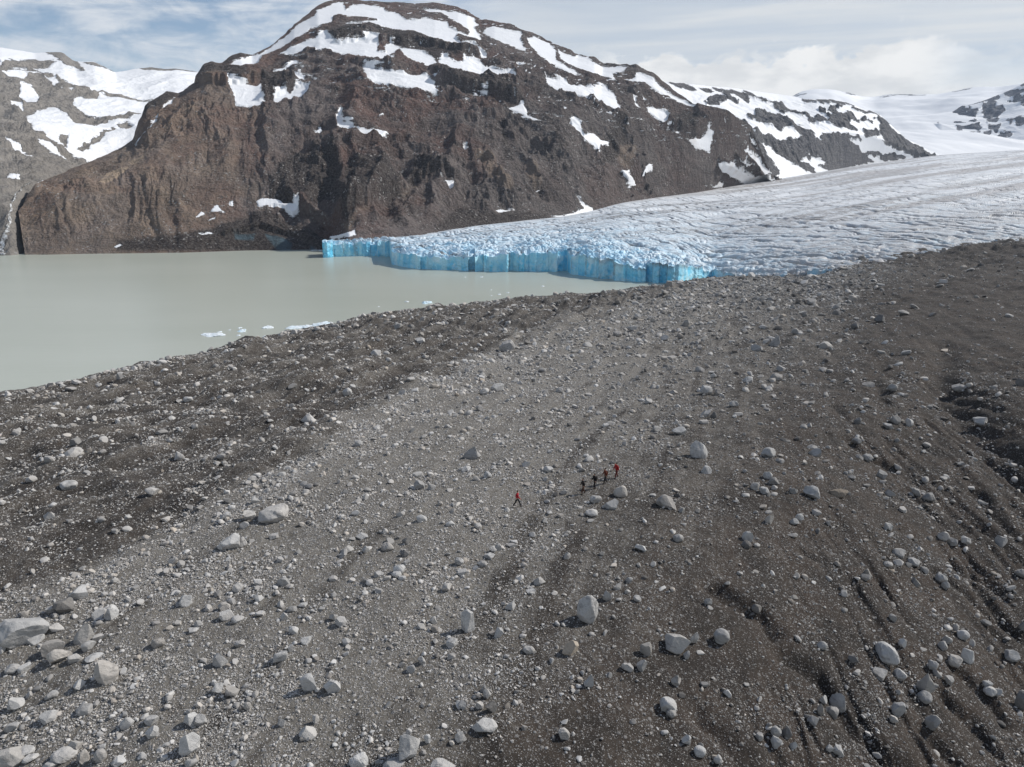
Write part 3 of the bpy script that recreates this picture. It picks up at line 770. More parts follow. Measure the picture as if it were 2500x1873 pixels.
# --- ice field and far snow domes
SKY3 = [(1500, 300, 5200), (1900, 262, 5200), (1935, 234, 5200), (1960, 222, 5200), (1991, 217, 5200), (2030, 218, 5200), (2075, 226, 5300), (2100, 236, 5400), (2130, 238, 5600), (2150, 235, 5600), (2165, 231, 5600), (2250, 231, 5600), (2290, 230, 5600), (2335, 221, 5500), (2370, 213, 5500), (2400, 211, 5400), (2440, 212, 5300), (2470, 207, 5200), (2500, 203, 5100), (2700, 190, 5000), (2900, 190, 5000)]
BASE3 = [(1500, 440, 2500), (1900, 425, 2600), (2120, 399, 2500)] + [(x, y + 1, r) for x, y, r in BACK if x > 2130]
MID3 = [(1500, 340, 3800), (1900, 320, 3800), (2130, 315, 3800), (2200, 312, 3800), (2300, 305, 3900), (2400, 290, 4000), (2500, 280, 4000), (2700, 270, 4000), (2900, 260, 4000)]
ROCK3 = crop(1600, 150, """818,207 860,196 905,195 850,205
1345,213 1390,200 1440,198 1530,195 1620,203 1530,203 1430,205
1095,170 1150,180 1200,200 1150,190
1780,182 1850,165 1900,154 1860,170""")


def polys3(att, pxv, pyv, X, Y, Z, T):
    att['snow'] = 0.5 - poly_sdf(pxv, pyv, ROCK3, 14) / 28 + 0.02


def noise3(Z, R, X, Y, pxv, pyv, T, att):
    return Z + sstep(0.9, 1.3, T) * (1 - 0.9 * sstep(2.6, 3.0, T)) * (38 * fbm(X / 700, R / 900, 3, 121) + 6 * fbm(X / 160, R / 260, 3, 123))


def front3(az, L):
    r, z = interp_line(az, BASE3)
    return r - 150, z - 40


def back3(az, L):
    r, z = interp_line(az, SKY3)
    return r + 1500, z * 0.8


mountain('ice_field', 1700, 2860, 620, [6, 150, 110, 16], [front3, BASE3, MID3, SKY3, back3], M_SNOW,
         'smooth white ice field and snow domes far up the valley', noise3, polys3, (41, 41, 81, 13, 41), smooth=10)

# --- far right mountain
SKY4 = [(2240, 305, 3900), (2285, 297, 3900), (2310, 283, 3920), (2350, 262, 3950), (2390, 250, 3980), (2415, 241, 4000), (2440, 231, 4000), (2470, 218, 4000), (2500, 202, 4000), (2560, 180, 4000), (2650, 160, 4000), (2800, 150, 4000), (2900, 160, 4000)]
BASE4 = [(2240, 305, 3880), (2285, 299, 3600), (2340, 318, 3500), (2400, 330, 3400), (2430, 345, 3350), (2500, 360, 3250), (2600, 358, 3300), (2900, 352, 3420)]
ROCK4 = crop(1600, 150, """1683,360 1730,330 1800,290 1860,272 1840,300 1870,305 1830,340 1780,350 1740,362
1790,370 1880,300 1930,300 1900,340 1950,400 1940,418 1860,415 1810,395
1960,290 1990,250 2040,238 2030,270 2090,285 2050,330 2000,340 1970,320
1880,270 1960,240 2060,205 2050,215 1960,255
2095,190 2150,172 2209,160 2209,175 2130,200
2115,230 2160,205 2209,195 2209,240 2150,240
1985,345 2050,350 2040,370 1990,370
1995,395 2060,405 2040,425 2000,410
2155,375 2180,360 2209,370 2209,395 2170,395
2110,370 2135,375 2125,392
1975,430 2010,430 2000,440
2050,455 2090,430 2130,440 2070,465
2085,485 2120,485 2110,495
2165,135 2209,127 2209,137
2260,210 2350,190 2420,260 2330,330 2250,300
2300,380 2400,360 2500,400 2420,440""")


def polys4(att, pxv, pyv, X, Y, Z, T):
    att['snow'] = 0.44 - poly_sdf(pxv, pyv, ROCK4, 14) / 28 + 0.13 * fbm(pxv / 16, pyv / 8, 4, 79)


def noise4(Z, R, X, Y, pxv, pyv, T, att):
    rock = 1 - sstep(0.42, 0.6, att['snow'])
    keep = sstep(0.9, 1.2, T) * (1 - 0.8 * sstep(1.8, 2.0, T))
    return Z + keep * ((ridged(X / 110, R / 110, 4, 131) - 0.6) * 26 * (0.3 + 0.7 * rock) + 16 * fbm(X / 260, R / 260, 3, 133))


def front4(az, L):
    r, z = interp_line(az, BASE4)
    return r - 60, z - 25


def back4(az, L):
    r, z = interp_line(az, SKY4)
    return r + 500, z * 0.75


mountain('far_mountain', 2250, 2860, 480, [6, 200, 16], [front4, BASE4, SKY4, back4], M_SNOW,
         'snow streaked mountain rising at the right beyond the glacier', noise4, polys4, (31, 31, 9, 21), smooth=6)

# --- left mountain behind the lake
SKY5 = [(-300, 140, 2500), (-150, 120, 2500), (-60, 112, 2500), (0, 114, 2500), (55, 124, 2500), (85, 129, 2500), (115, 127, 2500), (150, 127, 2500), (183, 149, 2450), (205, 151, 2430), (228, 151, 2430), (255, 164, 2400), (281, 178, 2400), (310, 173, 2450), (338, 167, 2480), (367, 163, 2500), (400, 168, 2500), (428, 167, 2500), (460, 172, 2500), (500, 178, 2500), (620, 200, 2500)]
MID5 = [(-300, 300, 1700), (-60, 290, 1750), (0, 275, 1800), (80, 270, 1830), (180, 255, 1900), (280, 240, 2000), (360, 240, 2050), (450, 240, 2050), (620, 260, 2050)]
LOW5 = [(-300, 470, 1120), (-60, 470, 1040), (0, 470, 1018), (45, 476, 1018), (75, 450, 1090), (120, 415, 1230), (200, 390, 1400), (280, 370, 1550), (340, 340, 1600), (450, 330, 1600), (620, 330, 1600)]
BASE5 = [(-300, 626, 0), (-60, 625, 0), (0, 624, 0), (25, 624, 0), (44, 622, 0)]
BASE5 = [(a, b, -CAMZ / float(pix(a, b)[1])) for a, b, _ in BASE5] + [(110, 575, 1080), (200, 500, 1150), (300, 450, 1250), (450, 420, 1350), (620, 420, 1350)]
SNOW5 = crop(0, 0, """-500,250 -100,260 0,280 130,300 270,315 330,340 400,390 520,430 470,370 560,370 620,395 690,437 830,413 900,440 1050,420 1210,435 1300,480 1250,560 1100,600 920,590 770,565 600,545 480,510 400,470 300,430 200,400 280,390 340,360 150,350 0,340 -300,330
430,610 470,570 560,590 600,560 700,580 880,600 1000,620 860,660 730,680 620,695 540,690
220,680 320,640 400,690 480,745 620,740 730,710 860,680 1000,680 980,760 960,840 900,900 720,890 620,930 560,960 500,940 440,920 340,860 250,800 180,760 160,700
130,520 190,525 235,570 220,610 160,615 120,570
20,455 100,420 170,440 150,480 60,470
270,450 330,460 370,490 320,500
40,390 150,400 260,430 200,435 100,410
70,620 130,600 140,680 90,650
40,865 120,890 220,940 130,920
230,865 300,880 390,930 320,915
15,1040 60,995 115,1000 90,1050
230,1075 270,1050 340,1050 300,1070
370,515 440,530 430,540
0,345 22,350 0,380
-300,420 -200,400 -120,470 -220,500""")
ROCK5 = crop(0, 0, """450,890 520,830 680,760 700,770 560,850 500,910
360,800 410,790 400,890 350,840
270,308 370,308 420,345 360,340
480,372 560,372 690,435 620,408
840,412 890,398 960,412 1060,408 1110,425 1050,425 980,430 900,415
700,745 760,720 800,740 760,780""")


def polys5(att, pxv, pyv, X, Y, Z, T):
    s = np.minimum(poly_sdf(pxv, pyv, SNOW5, 14), -poly_sdf(pxv, pyv, ROCK5, 14))
    att['snow'] = 0.54 + s / 28
    att['snow'][T < 1] = 0
    att['dirty'] = sstep(250, 400, pyv) * 0.5


def noise5(Z, R, X, Y, pxv, pyv, T, att):
    rock = 1 - sstep(0.42, 0.6, att['snow'])
    keep = sstep(0.9, 1.3, T) * (1 - 0.85 * sstep(3.6, 4.0, T))
    return Z + keep * ((ridged(X / 90, R / 120, 5, 141, 0.55) - 0.6) * 20 * (0.35 + 0.65 * rock) + (ridged(X / 26, R / 60, 3, 143) - 0.6) * 6 * rock + 12 * fbm(X / 250, R / 250, 3, 145))


def front5(az, L):
    r, z = interp_line(az, BASE5)
    return r - 40, z - 20


def back5(az, L):
    r, z = interp_line(az, SKY5)
    return r + 700, z * 0.6


mountain('pale_mountain', -300, 600, 700, [6, 110, 130, 150, 20], [front5, BASE5, LOW5, MID5, SKY5, back5], M_FAR,
         'pale grey mountain with wide snowfields beyond the lake at the left', noise5, polys5, (21, 9, 61, 61, 7, 31), smooth=10)

# ------------------------------------------------------------------ moraine in the foreground
# control points: picture position and height relative to the camera
CTRL = [(-400, 1873, -36), (0, 1873, -34.5), (600, 1873, -33.5), (1250, 1873, -33), (1900, 1873, -36), (2500, 1873, -41), (2900, 1873, -45),
        (-200, 1500, -33), (300, 1500, -32.3), (700, 1500, -32), (1250, 1500, -31.5), (1900, 1500, -33.5), (2300, 1500, -38), (2600, 1500, -41),
        (-200, 1200, -34.5), (200, 1200, -33), (600, 1200, -31), (1250, 1200, -30.5), (1600, 1200, -30.5), (2000, 1200, -32.3), (2280, 1180, -36.2), (2500, 1220, -37.5), (2480, 1000, -32.5), (2700, 1000, -32),
        (100, 1050, -36.5), (500, 1020, -35), (800, 1000, -33), (1250, 1000, -33), (1700, 1000, -33), (2100, 1000, -33.2), (2270, 950, -34.6), (2330, 1040, -36),
        (500, 920, -41), (900, 850, -40), (1250, 850, -40), (1700, 850, -38), (2100, 850, -36.5), (2300, 820, -35.8), (2450, 850, -33.5), (2700, 850, -33),
        (1000, 780, -49), (1250, 760, -47.5), (1700, 760, -44), (2100, 760, -40), (2450, 760, -36.5), (2700, 760, -35)]
CREST = [(-500, 1000, -38), (-250, 985, -40), (0, 967, -42), (40, 960, -42.3), (110, 945, -43), (180, 930, -44), (230, 914, -45), (290, 900, -45.5), (330, 888, -46), (400, 878, -47), (450, 868, -48), (500, 860, -49), (560, 843, -50), (590, 826, -50.5), (620, 828, -51), (680, 812, -52), (760, 797, -53.5),
         (820, 790, -54.5), (880, 774, -55.5), (930, 764, -56.5), (1000, 756, -57.5), (1060, 746, -58.5), (1090, 748, -59), (1180, 737, -60), (1280, 727, -61), (1350, 722, -62), (1370, 717, -62.2), (1430, 719, -63), (1500, 709, -64), (1570, 700, -65), (1620, 694, -66), (1640, 688, -66),
         (1680, 683, -66), (1740, 677, -65.5), (1780, 674, -65), (1830, 669, -63.5), (1900, 662, -61.5), (1985, 655, -58), (2010, 645, -56.5), (2040, 632, -54.5), (2100, 624, -52), (2160, 621, -50), (2195, 608, -48), (2240, 603, -47), (2300, 604, -45.5), (2370, 592, -43.5),
         (2450, 584, -41.8), (2500, 577, -40.8), (2600, 566, -39), (2750, 556, -37), (2950, 550, -35)]
cr = np.array(CREST, float); ca_, cs_ = pix(cr[:, 0], cr[:, 1]); cR = cr[:, 2] / cs_
pts = np.array(CTRL, float); pa, ps = pix(pts[:, 0], pts[:, 1]); pr = pts[:, 2] / ps
# thin plate spline in (azimuth, log range)
SA = 1.6
qx = np.concatenate([pa * SA, ca_[::2] * SA]); qy = np.concatenate([np.log(pr), np.log(cR[::2])]); qz = np.concatenate([pts[:, 2], cr[::2, 2]])


def tps_k(r2):
    return 0.5 * r2 * np.log(r2 + 1e-12)


nq = len(qx)
K = tps_k((qx[:, None] - qx[None]) ** 2 + (qy[:, None] - qy[None]) ** 2) + 0.02 * np.eye(nq)
P = np.stack([np.ones(nq), qx, qy], 1)
S = np.linalg.solve(np.block([[K, P], [P.T, np.zeros((3, 3))]]), np.concatenate([qz, np.zeros(3)]))
NA, NR, NB = 1150, 900, 70
maz = np.linspace(-0.80, 0.80, NA)
rc = np.interp(maz, ca_, cR); zc = np.interp(maz, ca_, cr[:, 2])
tq = np.linspace(0, 1, NR)[:, None]
mr = np.exp(np.log(17.0) + (np.log(rc)[None] - np.log(17.0)) * tq)
gx = np.repeat(maz[None] * SA, NR, 0); gy = np.log(mr)
mz = S[nq] + S[nq + 1] * gx + S[nq + 2] * gy
for i in range(nq):
    mz = mz + S[i] * tps_k((gx - qx[i]) ** 2 + (gy - qy[i]) ** 2)
corr = (zc - mz[-1])[None]
mz = mz + corr * sstep(0.55, 1.0, (mr / rc[None]))
MAZ = np.repeat(maz[None], NR, 0)
mx, my = mr * np.sin(MAZ), mr * np.cos(MAZ)
bpx, bpy_ = project(mx, my, mz + CAMZ)


def base_at(px, py):
    """point of the smooth moraine seen at a place of the picture"""
    a, s = pix(px, py)
    i = int(np.clip(np.searchsorted(maz, a), 1, NA - 1))
    sl = mz[:, i] / mr[:, i]
    k = int(np.argmax(sl >= s)) if (sl >= s).any() else NR - 1
    return mr[k, i] * math.sin(a), mr[k, i] * math.cos(a)


d1 = np.subtract(base_at(1000, 960), base_at(250, 1360)); d1 /= np.hypot(*d1)       # flutes on the left
d2 = np.subtract(base_at(2420, 1500), base_at(2050, 1080)); d2 /= np.hypot(*d2)     # washed channels on the right


def along(dv, X, Y):
    return X * dv[0] + Y * dv[1], -X * dv[1] + Y * dv[0]


LA = np.array([(-300, 1620), (0, 1490), (200, 1400), (480, 1245), (700, 1150), (850, 1040), (1000, 960), (1250, 840), (1480, 775), (1600, 735), (1760, 690), (1900, 640)], float)
LB = np.array([(560, 2100), (640, 1950), (1050, 1840), (1300, 1640), (1450, 1400), (1580, 1220), (1720, 1000), (1880, 880), (1990, 760), (2080, 680)], float)
LB = LB[np.argsort(LB[:, 1])]
below = bpy_ - np.interp(bpx, LA[:, 0], LA[:, 1]); leftof = np.interp(bpy_, LB[:, 1], LB[:, 0]) - bpx
wob = 26 * fbm(mx / 9, my / 9, 3, 201)
plain = sstep(-48, 40, below + wob * 0.5) * sstep(-420, 330, leftof + 3 * wob)
strip = np.exp(-((below - 25 + wob * 0.5) / 34.0) ** 2)
u1, v1 = along(d1, mx, my); u2, v2 = along(d2, mx, my)
fl = fbm(u1 / 26, v1 / 2.6, 4, 211); fl_b = fbm(u1 / 70, v1 / 8.0, 3, 213)
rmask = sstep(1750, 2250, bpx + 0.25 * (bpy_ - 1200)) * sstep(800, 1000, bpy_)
ch = ridged(u2 / 26 + 0.3 * fbm(u2 / 12, v2 / 6, 2, 223), v2 / 2.6, 4, 221) - 0.62
leftdark = 1 - sstep(-48, 40, below + wob * 0.5)
hum = fbm(mx / 18, my / 18, 4, 231, 0.55)
rel = (fl_b * 0.55 + fl * 0.10) * (0.5 + leftdark) * np.clip(mr / 90, 0.5, 2.2) + hum * 0.55 * np.clip(mr / 80, 0.35, 3.0) * (0.35 + 0.75 * leftdark + 0.5 * rmask + 0.4 * sstep(200, 400, mr))
rel = rel - np.clip(-ch, 0, 1) * 1.2 * rmask * sstep(-0.3, 0.3, fbm(u2 / 30, v2 / 16, 2, 227) + 0.25) + 0.05 * fbm(mx / 1.6, my / 1.6, 4, 241, 0.6)
rel = rel + fbm(mx / 5, my / 5, 3, 243) * 0.12 * (1 + 2 * leftdark)
GUL = [([(1738, 1436), (1790, 1462), (1852, 1505), (1890, 1540)], 0.9, 0.8), ([(1905, 1590), (1960, 1620), (2040, 1690), (2070, 1760), (2120, 1810), (2200, 1880)], 0.9, 0.8), ([(2292, 1403), (2350, 1445), (2420, 1500), (2520, 1560)], 0.9, 0.8),
       ([(2073, 1077), (2110, 1105), (2179, 1142)], 0.8, 1.0), ([(2030, 990), (2080, 1040), (2110, 1062)], 0.5, 0.8), ([(2330, 1370), (2400, 1410), (2460, 1460)], 0.7, 0.6), ([(2330, 1640), (2400, 1700), (2450, 1760)], 0.8, 0.7),
       ([(2300, 1700), (2370, 1760), (2430, 1830)], 0.8, 0.6), ([(2250, 1780), (2320, 1850), (2360, 1900)], 0.7, 0.6), ([(1700, 1740), (1750, 1790), (1800, 1850), (1830, 1900)], 0.5, 0.7), ([(1960, 1345), (1985, 1362)], 0.5, 0.4),
       ([(2310, 840), (2290, 900), (2320, 980), (2390, 1060), (2450, 1130), (2520, 1180)], 1.6, 3.0), ([(2180, 870), (2130, 920), (2160, 990)], 0.5, 1.2), ([(1290, 880), (1200, 960), (1080, 990)], 0.35, 1.6), ([(1700, 1010), (1790, 970)], 0.3, 1.0),
       ([(2380, 1200), (2430, 1260), (2500, 1330)], 0.9, 0.9), ([(1130, 1240), (1400, 1225)], 0.15, 1.0), ([(380, 1310), (640, 1190)], 0.12, 0.8)]
for pl, dep, wid in GUL:
    wp_ = [base_at(*q) for q in pl]
    dd = line_dist(mx + 0.35 * perlin(mx / 1.5, my / 1.5, 251), my + 0.35 * perlin(mx / 1.5, my / 1.5, 252), wp_, wid * 5)
    rel = rel - dep * np.exp(-(dd / wid) ** 2)
rel = rel - 1.1 * np.exp(-((bpx - 65) / 38) ** 2 - ((bpy_ - 1098) / 14) ** 2)
# mounds at the crest on the right, spoil heaps on the left
bumps = [(2120, 660, 60, 16, 1.6), (2230, 640, 50, 14, 1.5), (590, 855, 40, 16, 1.2), (1160, 905, 60, 18, 1.1), (1010, 935, 50, 16, 1.1), (1380, 790, 70, 14, 1.2), (730, 925, 60, 20, 1.2), (860, 960, 50, 14, 0.8), (1130, 830, 90, 22, 1.0)]
for bx, by, bw, bh, amp in bumps:
    rel = rel + amp * np.exp(-((bpx - bx) / bw) ** 2 - ((bpy_ - by) / bh) ** 2)
rel = rel * (1 - 0.7 * sstep(0.90, 1.0, mr / rc[None]))
mzz = mz + rel
# the far side of the crest falls to the lake or under the ice
kb = (np.arange(1, NB + 1) / NB)[:, None]
drop_to = -CAMZ - 4.0
fallw = (zc - drop_to)[None] * 2.0 + 12
br = rc[None] + fallw * kb
bz = mzz[-1][None] + (drop_to - mzz[-1][None]) * (kb ** 1.25)
BAZ = np.repeat(maz[None], NB, 0)
bx_, by_ = br * np.sin(BAZ), br * np.cos(BAZ)
bz = bz + 0.35 * fbm(bx_ / 5, by_ / 5, 3, 261) * (1 - kb)
X = np.vstack([mx, bx_]); Y = np.vstack([my, by_]); Z = np.vstack([mzz, bz]) + CAMZ
tone = 0.12 + plain * (0.40 + 0.22 * sstep(0, 500, leftof)) + 0.22 * strip + leftdark * (0.20 * fl + 0.10 * fl_b + 0.10)
tone = tone + 0.12 * sstep(100, 420, leftof) * plain + 0.14 * (1 - sstep(60, 300, np.abs(bpx - 1950))) * (1 - sstep(640, 760, bpy_))
tone = tone - 0.30 * sstep(0.12, 0.55, fbm(u1 / 30, v1 / 2.6, 4, 275) + 0.25 * fbm(mx / 12, my / 12, 3, 277)) * plain
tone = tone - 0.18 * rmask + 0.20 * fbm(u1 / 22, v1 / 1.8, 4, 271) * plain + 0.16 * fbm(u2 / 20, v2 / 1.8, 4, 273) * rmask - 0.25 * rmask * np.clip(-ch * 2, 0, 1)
tone = tone - 0.22 * sstep(1950, 2200, bpx) * (1 - sstep(850, 1000, bpy_)); tone = np.clip(tone, 0, 1)
brown = np.clip(0.15 + 0.7 * sstep(-150, 250, -leftof) * (1 - leftdark) + 0.3 * leftdark * sstep(-0.2, 0.4, hum), 0, 1)
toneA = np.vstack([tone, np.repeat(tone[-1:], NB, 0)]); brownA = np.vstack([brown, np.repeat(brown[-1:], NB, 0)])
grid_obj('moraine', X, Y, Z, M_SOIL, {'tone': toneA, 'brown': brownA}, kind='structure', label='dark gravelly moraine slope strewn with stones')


def ground(x, y):
    """height of the moraine under many points, bilinear in the polar grid"""
    a = np.arctan2(x, y); r = np.hypot(x, y)
    fi = np.clip((a + 0.80) / 1.60 * (NA - 1), 0, NA - 1.001); i = fi.astype(int); f = fi - i
    rcc = np.interp(a, maz, rc)
    fk = np.clip((np.log(r) - math.log(17.0)) / (np.log(rcc) - math.log(17.0)) * (NR - 1), 0, NR - 1.001); k = fk.astype(int); g = fk - k
    return CAMZ + (mzz[k, i] * (1 - f) + mzz[k, i + 1] * f) * (1 - g) + (mzz[k + 1, i] * (1 - f) + mzz[k + 1, i + 1] * f) * g


def hit(px, py):
    """where the line of sight through a place of the picture meets the moraine"""
    a, s = pix(px, py)
    i = int(np.clip(np.round((a + 0.80) / 1.60 * (NA - 1)), 0, NA - 1))
    sl = mzz[:, i] / mr[:, i]
    ok = sl >= s
    k = int(np.argmax(ok)) if ok.any() else NR - 1
    r = mr[k, i]
    return float(r * math.sin(a)), float(r * math.cos(a)), float(mzz[k, i] + CAMZ), float(r)


bpy.context.view_layer.update()
dg = bpy.context.evaluated_depsgraph_get()


def cast(px, py):
    a, s = pix(px, py)
    dv = Vector((math.sin(a), math.cos(a), float(s))).normalized()
    ok, loc, nor, idx, ob, mt = scene.ray_cast(dg, cam.location, dv)
    return loc if ok else None


# meltwater stream tumbling down to the lake at the foot of the pale mountain
sp = np.array([(76, 444, 3), (56, 458, 4), (40, 474, 5), (30, 496, 6), (25, 520, 7), (24, 545, 9), (20, 560, 12), (10, 580, 16), (4, 600, 18), (6, 613, 20), (10, 622, 22)], float)
Vs = []; tk = 70
for i, q in enumerate(np.linspace(0, len(sp) - 1, tk)):
    x0, y0, w0 = [np.interp(q, np.arange(len(sp)), sp[:, k]) for k in range(3)]
    w0 *= 0.8 + 0.35 * math.sin(i * 1.7) * math.sin(i * 0.53)
    for s in np.linspace(-0.5, 0.5, 7):
        h_ = cast(x0 + s * w0 + 2.0 * math.sin(i * 0.8), y0 + 1.5 * math.sin(i * 2.3 + s * 6))
        if h_ is None or h_.length > 1400:
            h_ = Vector(Vs[-1]) if Vs else Vector((-520, 700, 40))
        Vs.append((h_.x, h_.y - 0.3, h_.z + 0.5 + 0.25 * math.cos(s * 9 + i)))
add('stream', mesh_from('stream', np.array(Vs), grid_faces(tk, 7), 4), M_STREAM, kind='structure', label='white meltwater stream tumbling down to the lake')

# ------------------------------------------------------------------ boulders, read off enlarged parts of the photograph
# x y w h [shape]: r rounded, p pointed, s slab, t tall, d dark; default angular
BL = {}
BL[(0, 600)] = """1010 677 45 25,1260 622 40 20,430 860 45 35,460 825 50 25,720 785 40 45,555 790 45 25,760 765 30 25,1470 618 30 28,1610 628 40 22,1780 697 40 36,1295 720 30 18,1478 790 40 35,1750 852 55 16 s,2082 880 60 50 r,2090 812 25 22,950 858 30 25,
1127 925 55 35 r,1075 930 40 30,725 925 60 22 s,800 1065 35 25,1845 1035 80 60 p,1820 1095 40 35,1880 1092 32 28,1620 1048 45 25,1165 1085 50 30,970 1125 55 28,100 1120 50 35,15 1170 35 45,455 1180 60 45,620 1165 40 30,335 1228 40 32,445 1243 100 55 s,300 1288 60 18 s,
610 1240 45 25,1020 1172 40 28,1075 1262 60 50,1225 1275 35 35,1325 1268 60 25,1365 1240 60 25,1300 1300 40 25,1480 1200 30 22,1570 1168 40 20,2150 1188 50 38 r,1305 1383 30 25,1510 1405 55 38,415 1437 90 50 r,190 1405 50 25,915 1478 80 55,1320 1455 30 25,1605 1468 40 28,1755 1487 45 35,
1535 1525 55 40,1612 1513 35 30,1365 1530 55 35 d,1200 1568 50 30,1140 1568 35 28,1820 1430 40 25,1850 1445 50 28,2190 1510 40 45,2140 1528 55 30,2130 1605 55 40,300 1622 60 45,1350 1625 60 42,1640 1612 190 98 r,1500 1620 70 60,610 1645 45 20,1965 1572 40 25"""
BL[(800, 600)] = """290 645 65 40 r,555 573 60 32,1075 605 105 80 r,1138 612 28 24,425 482 50 32,990 422 45 28,1285 375 40 22,1368 380 30 22,650 365 50 20,610 385 40 20,570 440 40 20,500 490 45 22,2150 470 50 45,1735 533 55 38 r,1785 525 40 32 r,1830 500 60 32,1870 530 45 30,1985 535 45 30,2110 530 45 25,2020 560 55 42,
1875 585 45 32,1555 598 55 24,1520 635 50 22,1475 632 30 20,1285 745 60 24 s,1220 765 35 28,1250 763 30 24,2058 678 60 20 s,1150 822 45 25,1190 800 40 25,1440 797 40 25,940 875 60 45 r,1018 855 95 55 s,935 938 40 24,1388 870 50 38,1265 905 45 35,1300 880 40 20,115 880 65 50 r,445 882 50 38,500 805 45 30,605 995 40 25,
850 1003 50 28,910 980 50 40,768 1022 35 22,1360 980 40 20,1230 1035 40 28,2070 882 60 32,1905 925 40 24,1925 940 45 20,1695 1068 50 30,2165 1025 50 25,1910 1052 40 22,1970 1108 65 42,2105 1115 95 55,1495 1162 40 28,1780 1188 40 28,865 1243 115 85 p,590 1190 40 30,190 1187 50 35 r,830 1340 60 40,1072 1283 45 25,1565 1282 60 28 s,
1710 1297 32 28 r,1190 1315 60 38,1320 1343 65 45 r,960 1375 55 38,615 1370 50 35,540 1375 60 25,550 1440 70 65,622 1450 60 42,730 1465 40 25,230 1505 55 35,165 1520 50 40,240 1467 40 28,1305 1405 35 25,1415 1485 40 28,1753 1475 88 80 r,1605 1525 75 50 r,1693 1550 100 65,2030 1535 130 85 a,1580 1607 80 45 r,1572 1645 45 30,
1075 1585 40 20 d,945 1575 40 25,440 1605 50 35,165 1605 55 40,565 1640 65 45,2120 1590 45 35"""
BL[(1600, 600)] = """55 285 40 25,85 230 60 35,715 577 65 75 p,845 518 60 38,1340 447 60 50 d,1195 485 50 40 d,1145 510 35 22,1085 405 50 38,1180 322 50 40,905 325 40 35,985 290 45 28,935 350 60 18,1155 272 35 28,1125 135 50 25,690 385 45 28,882 405 45 25,550 488 42 26,320 365 40 22,390 360 35 25,1555 367 55 24,1485 405 50 35,1420 342 45 25,
1660 413 42 22,1705 238 40 25,1350 235 50 30,605 617 70 42 s,650 632 35 22,580 572 45 35,455 568 40 40,660 580 50 28,290 560 40 28,1100 568 50 28,1020 613 70 18 s,750 740 60 35,720 793 80 50 r,770 802 30 28,550 810 65 42,635 812 30 28,265 748 55 30,565 765 35 25,1000 742 60 28,1145 808 40 28 r,1065 810 40 28,1500 645 55 35,
1420 855 55 42 r,1275 835 70 30,1185 862 35 35,1825 855 90 45,2185 830 50 45 d,2055 890 35 25,300 872 85 60,372 882 45 42,410 880 35 25,540 865 50 30,710 905 45 22,845 905 40 28,470 950 60 40 r,495 1007 50 35,650 848 45 28,690 842 40 24,300 1012 65 45,348 1020 42 48 d,290 1055 50 35,210 1020 55 28,630 1065 30 28,890 1087 40 28,
920 1083 35 20,1210 1055 42 42 d,1435 1050 60 48 r,1395 1085 60 30,1520 1065 45 45 r,1945 1055 80 50,1640 1132 40 30 d,1625 1192 50 28 s,1205 1175 55 35,1270 1275 65 42 r,1315 1275 35 28,950 1240 85 48,940 1210 50 20,675 1247 85 65 r,610 1278 35 25,510 1262 40 25,745 1293 55 28,890 1300 40 38,258 1235 110 110 t,305 1348 65 50,
535 1353 35 25,672 1380 55 50 r,705 1417 65 45,715 1452 40 28,595 1447 55 45 r,650 1472 65 45 r,710 1485 45 38 r,825 1472 55 38,935 1487 100 75,1095 1485 105 60 w,910 1447 40 20,1355 1378 60 50,1175 1383 45 35,1450 1325 40 25,1725 1393 42 40,1615 1410 45 30,1890 1452 38 30,1405 1488 60 40,1560 1490 50 40,1635 1515 70 50 r,
1265 1437 45 38,155 1590 45 40,540 1500 45 25,480 1530 40 30 d,2140 1330 35 25,1960 1550 50 28"""
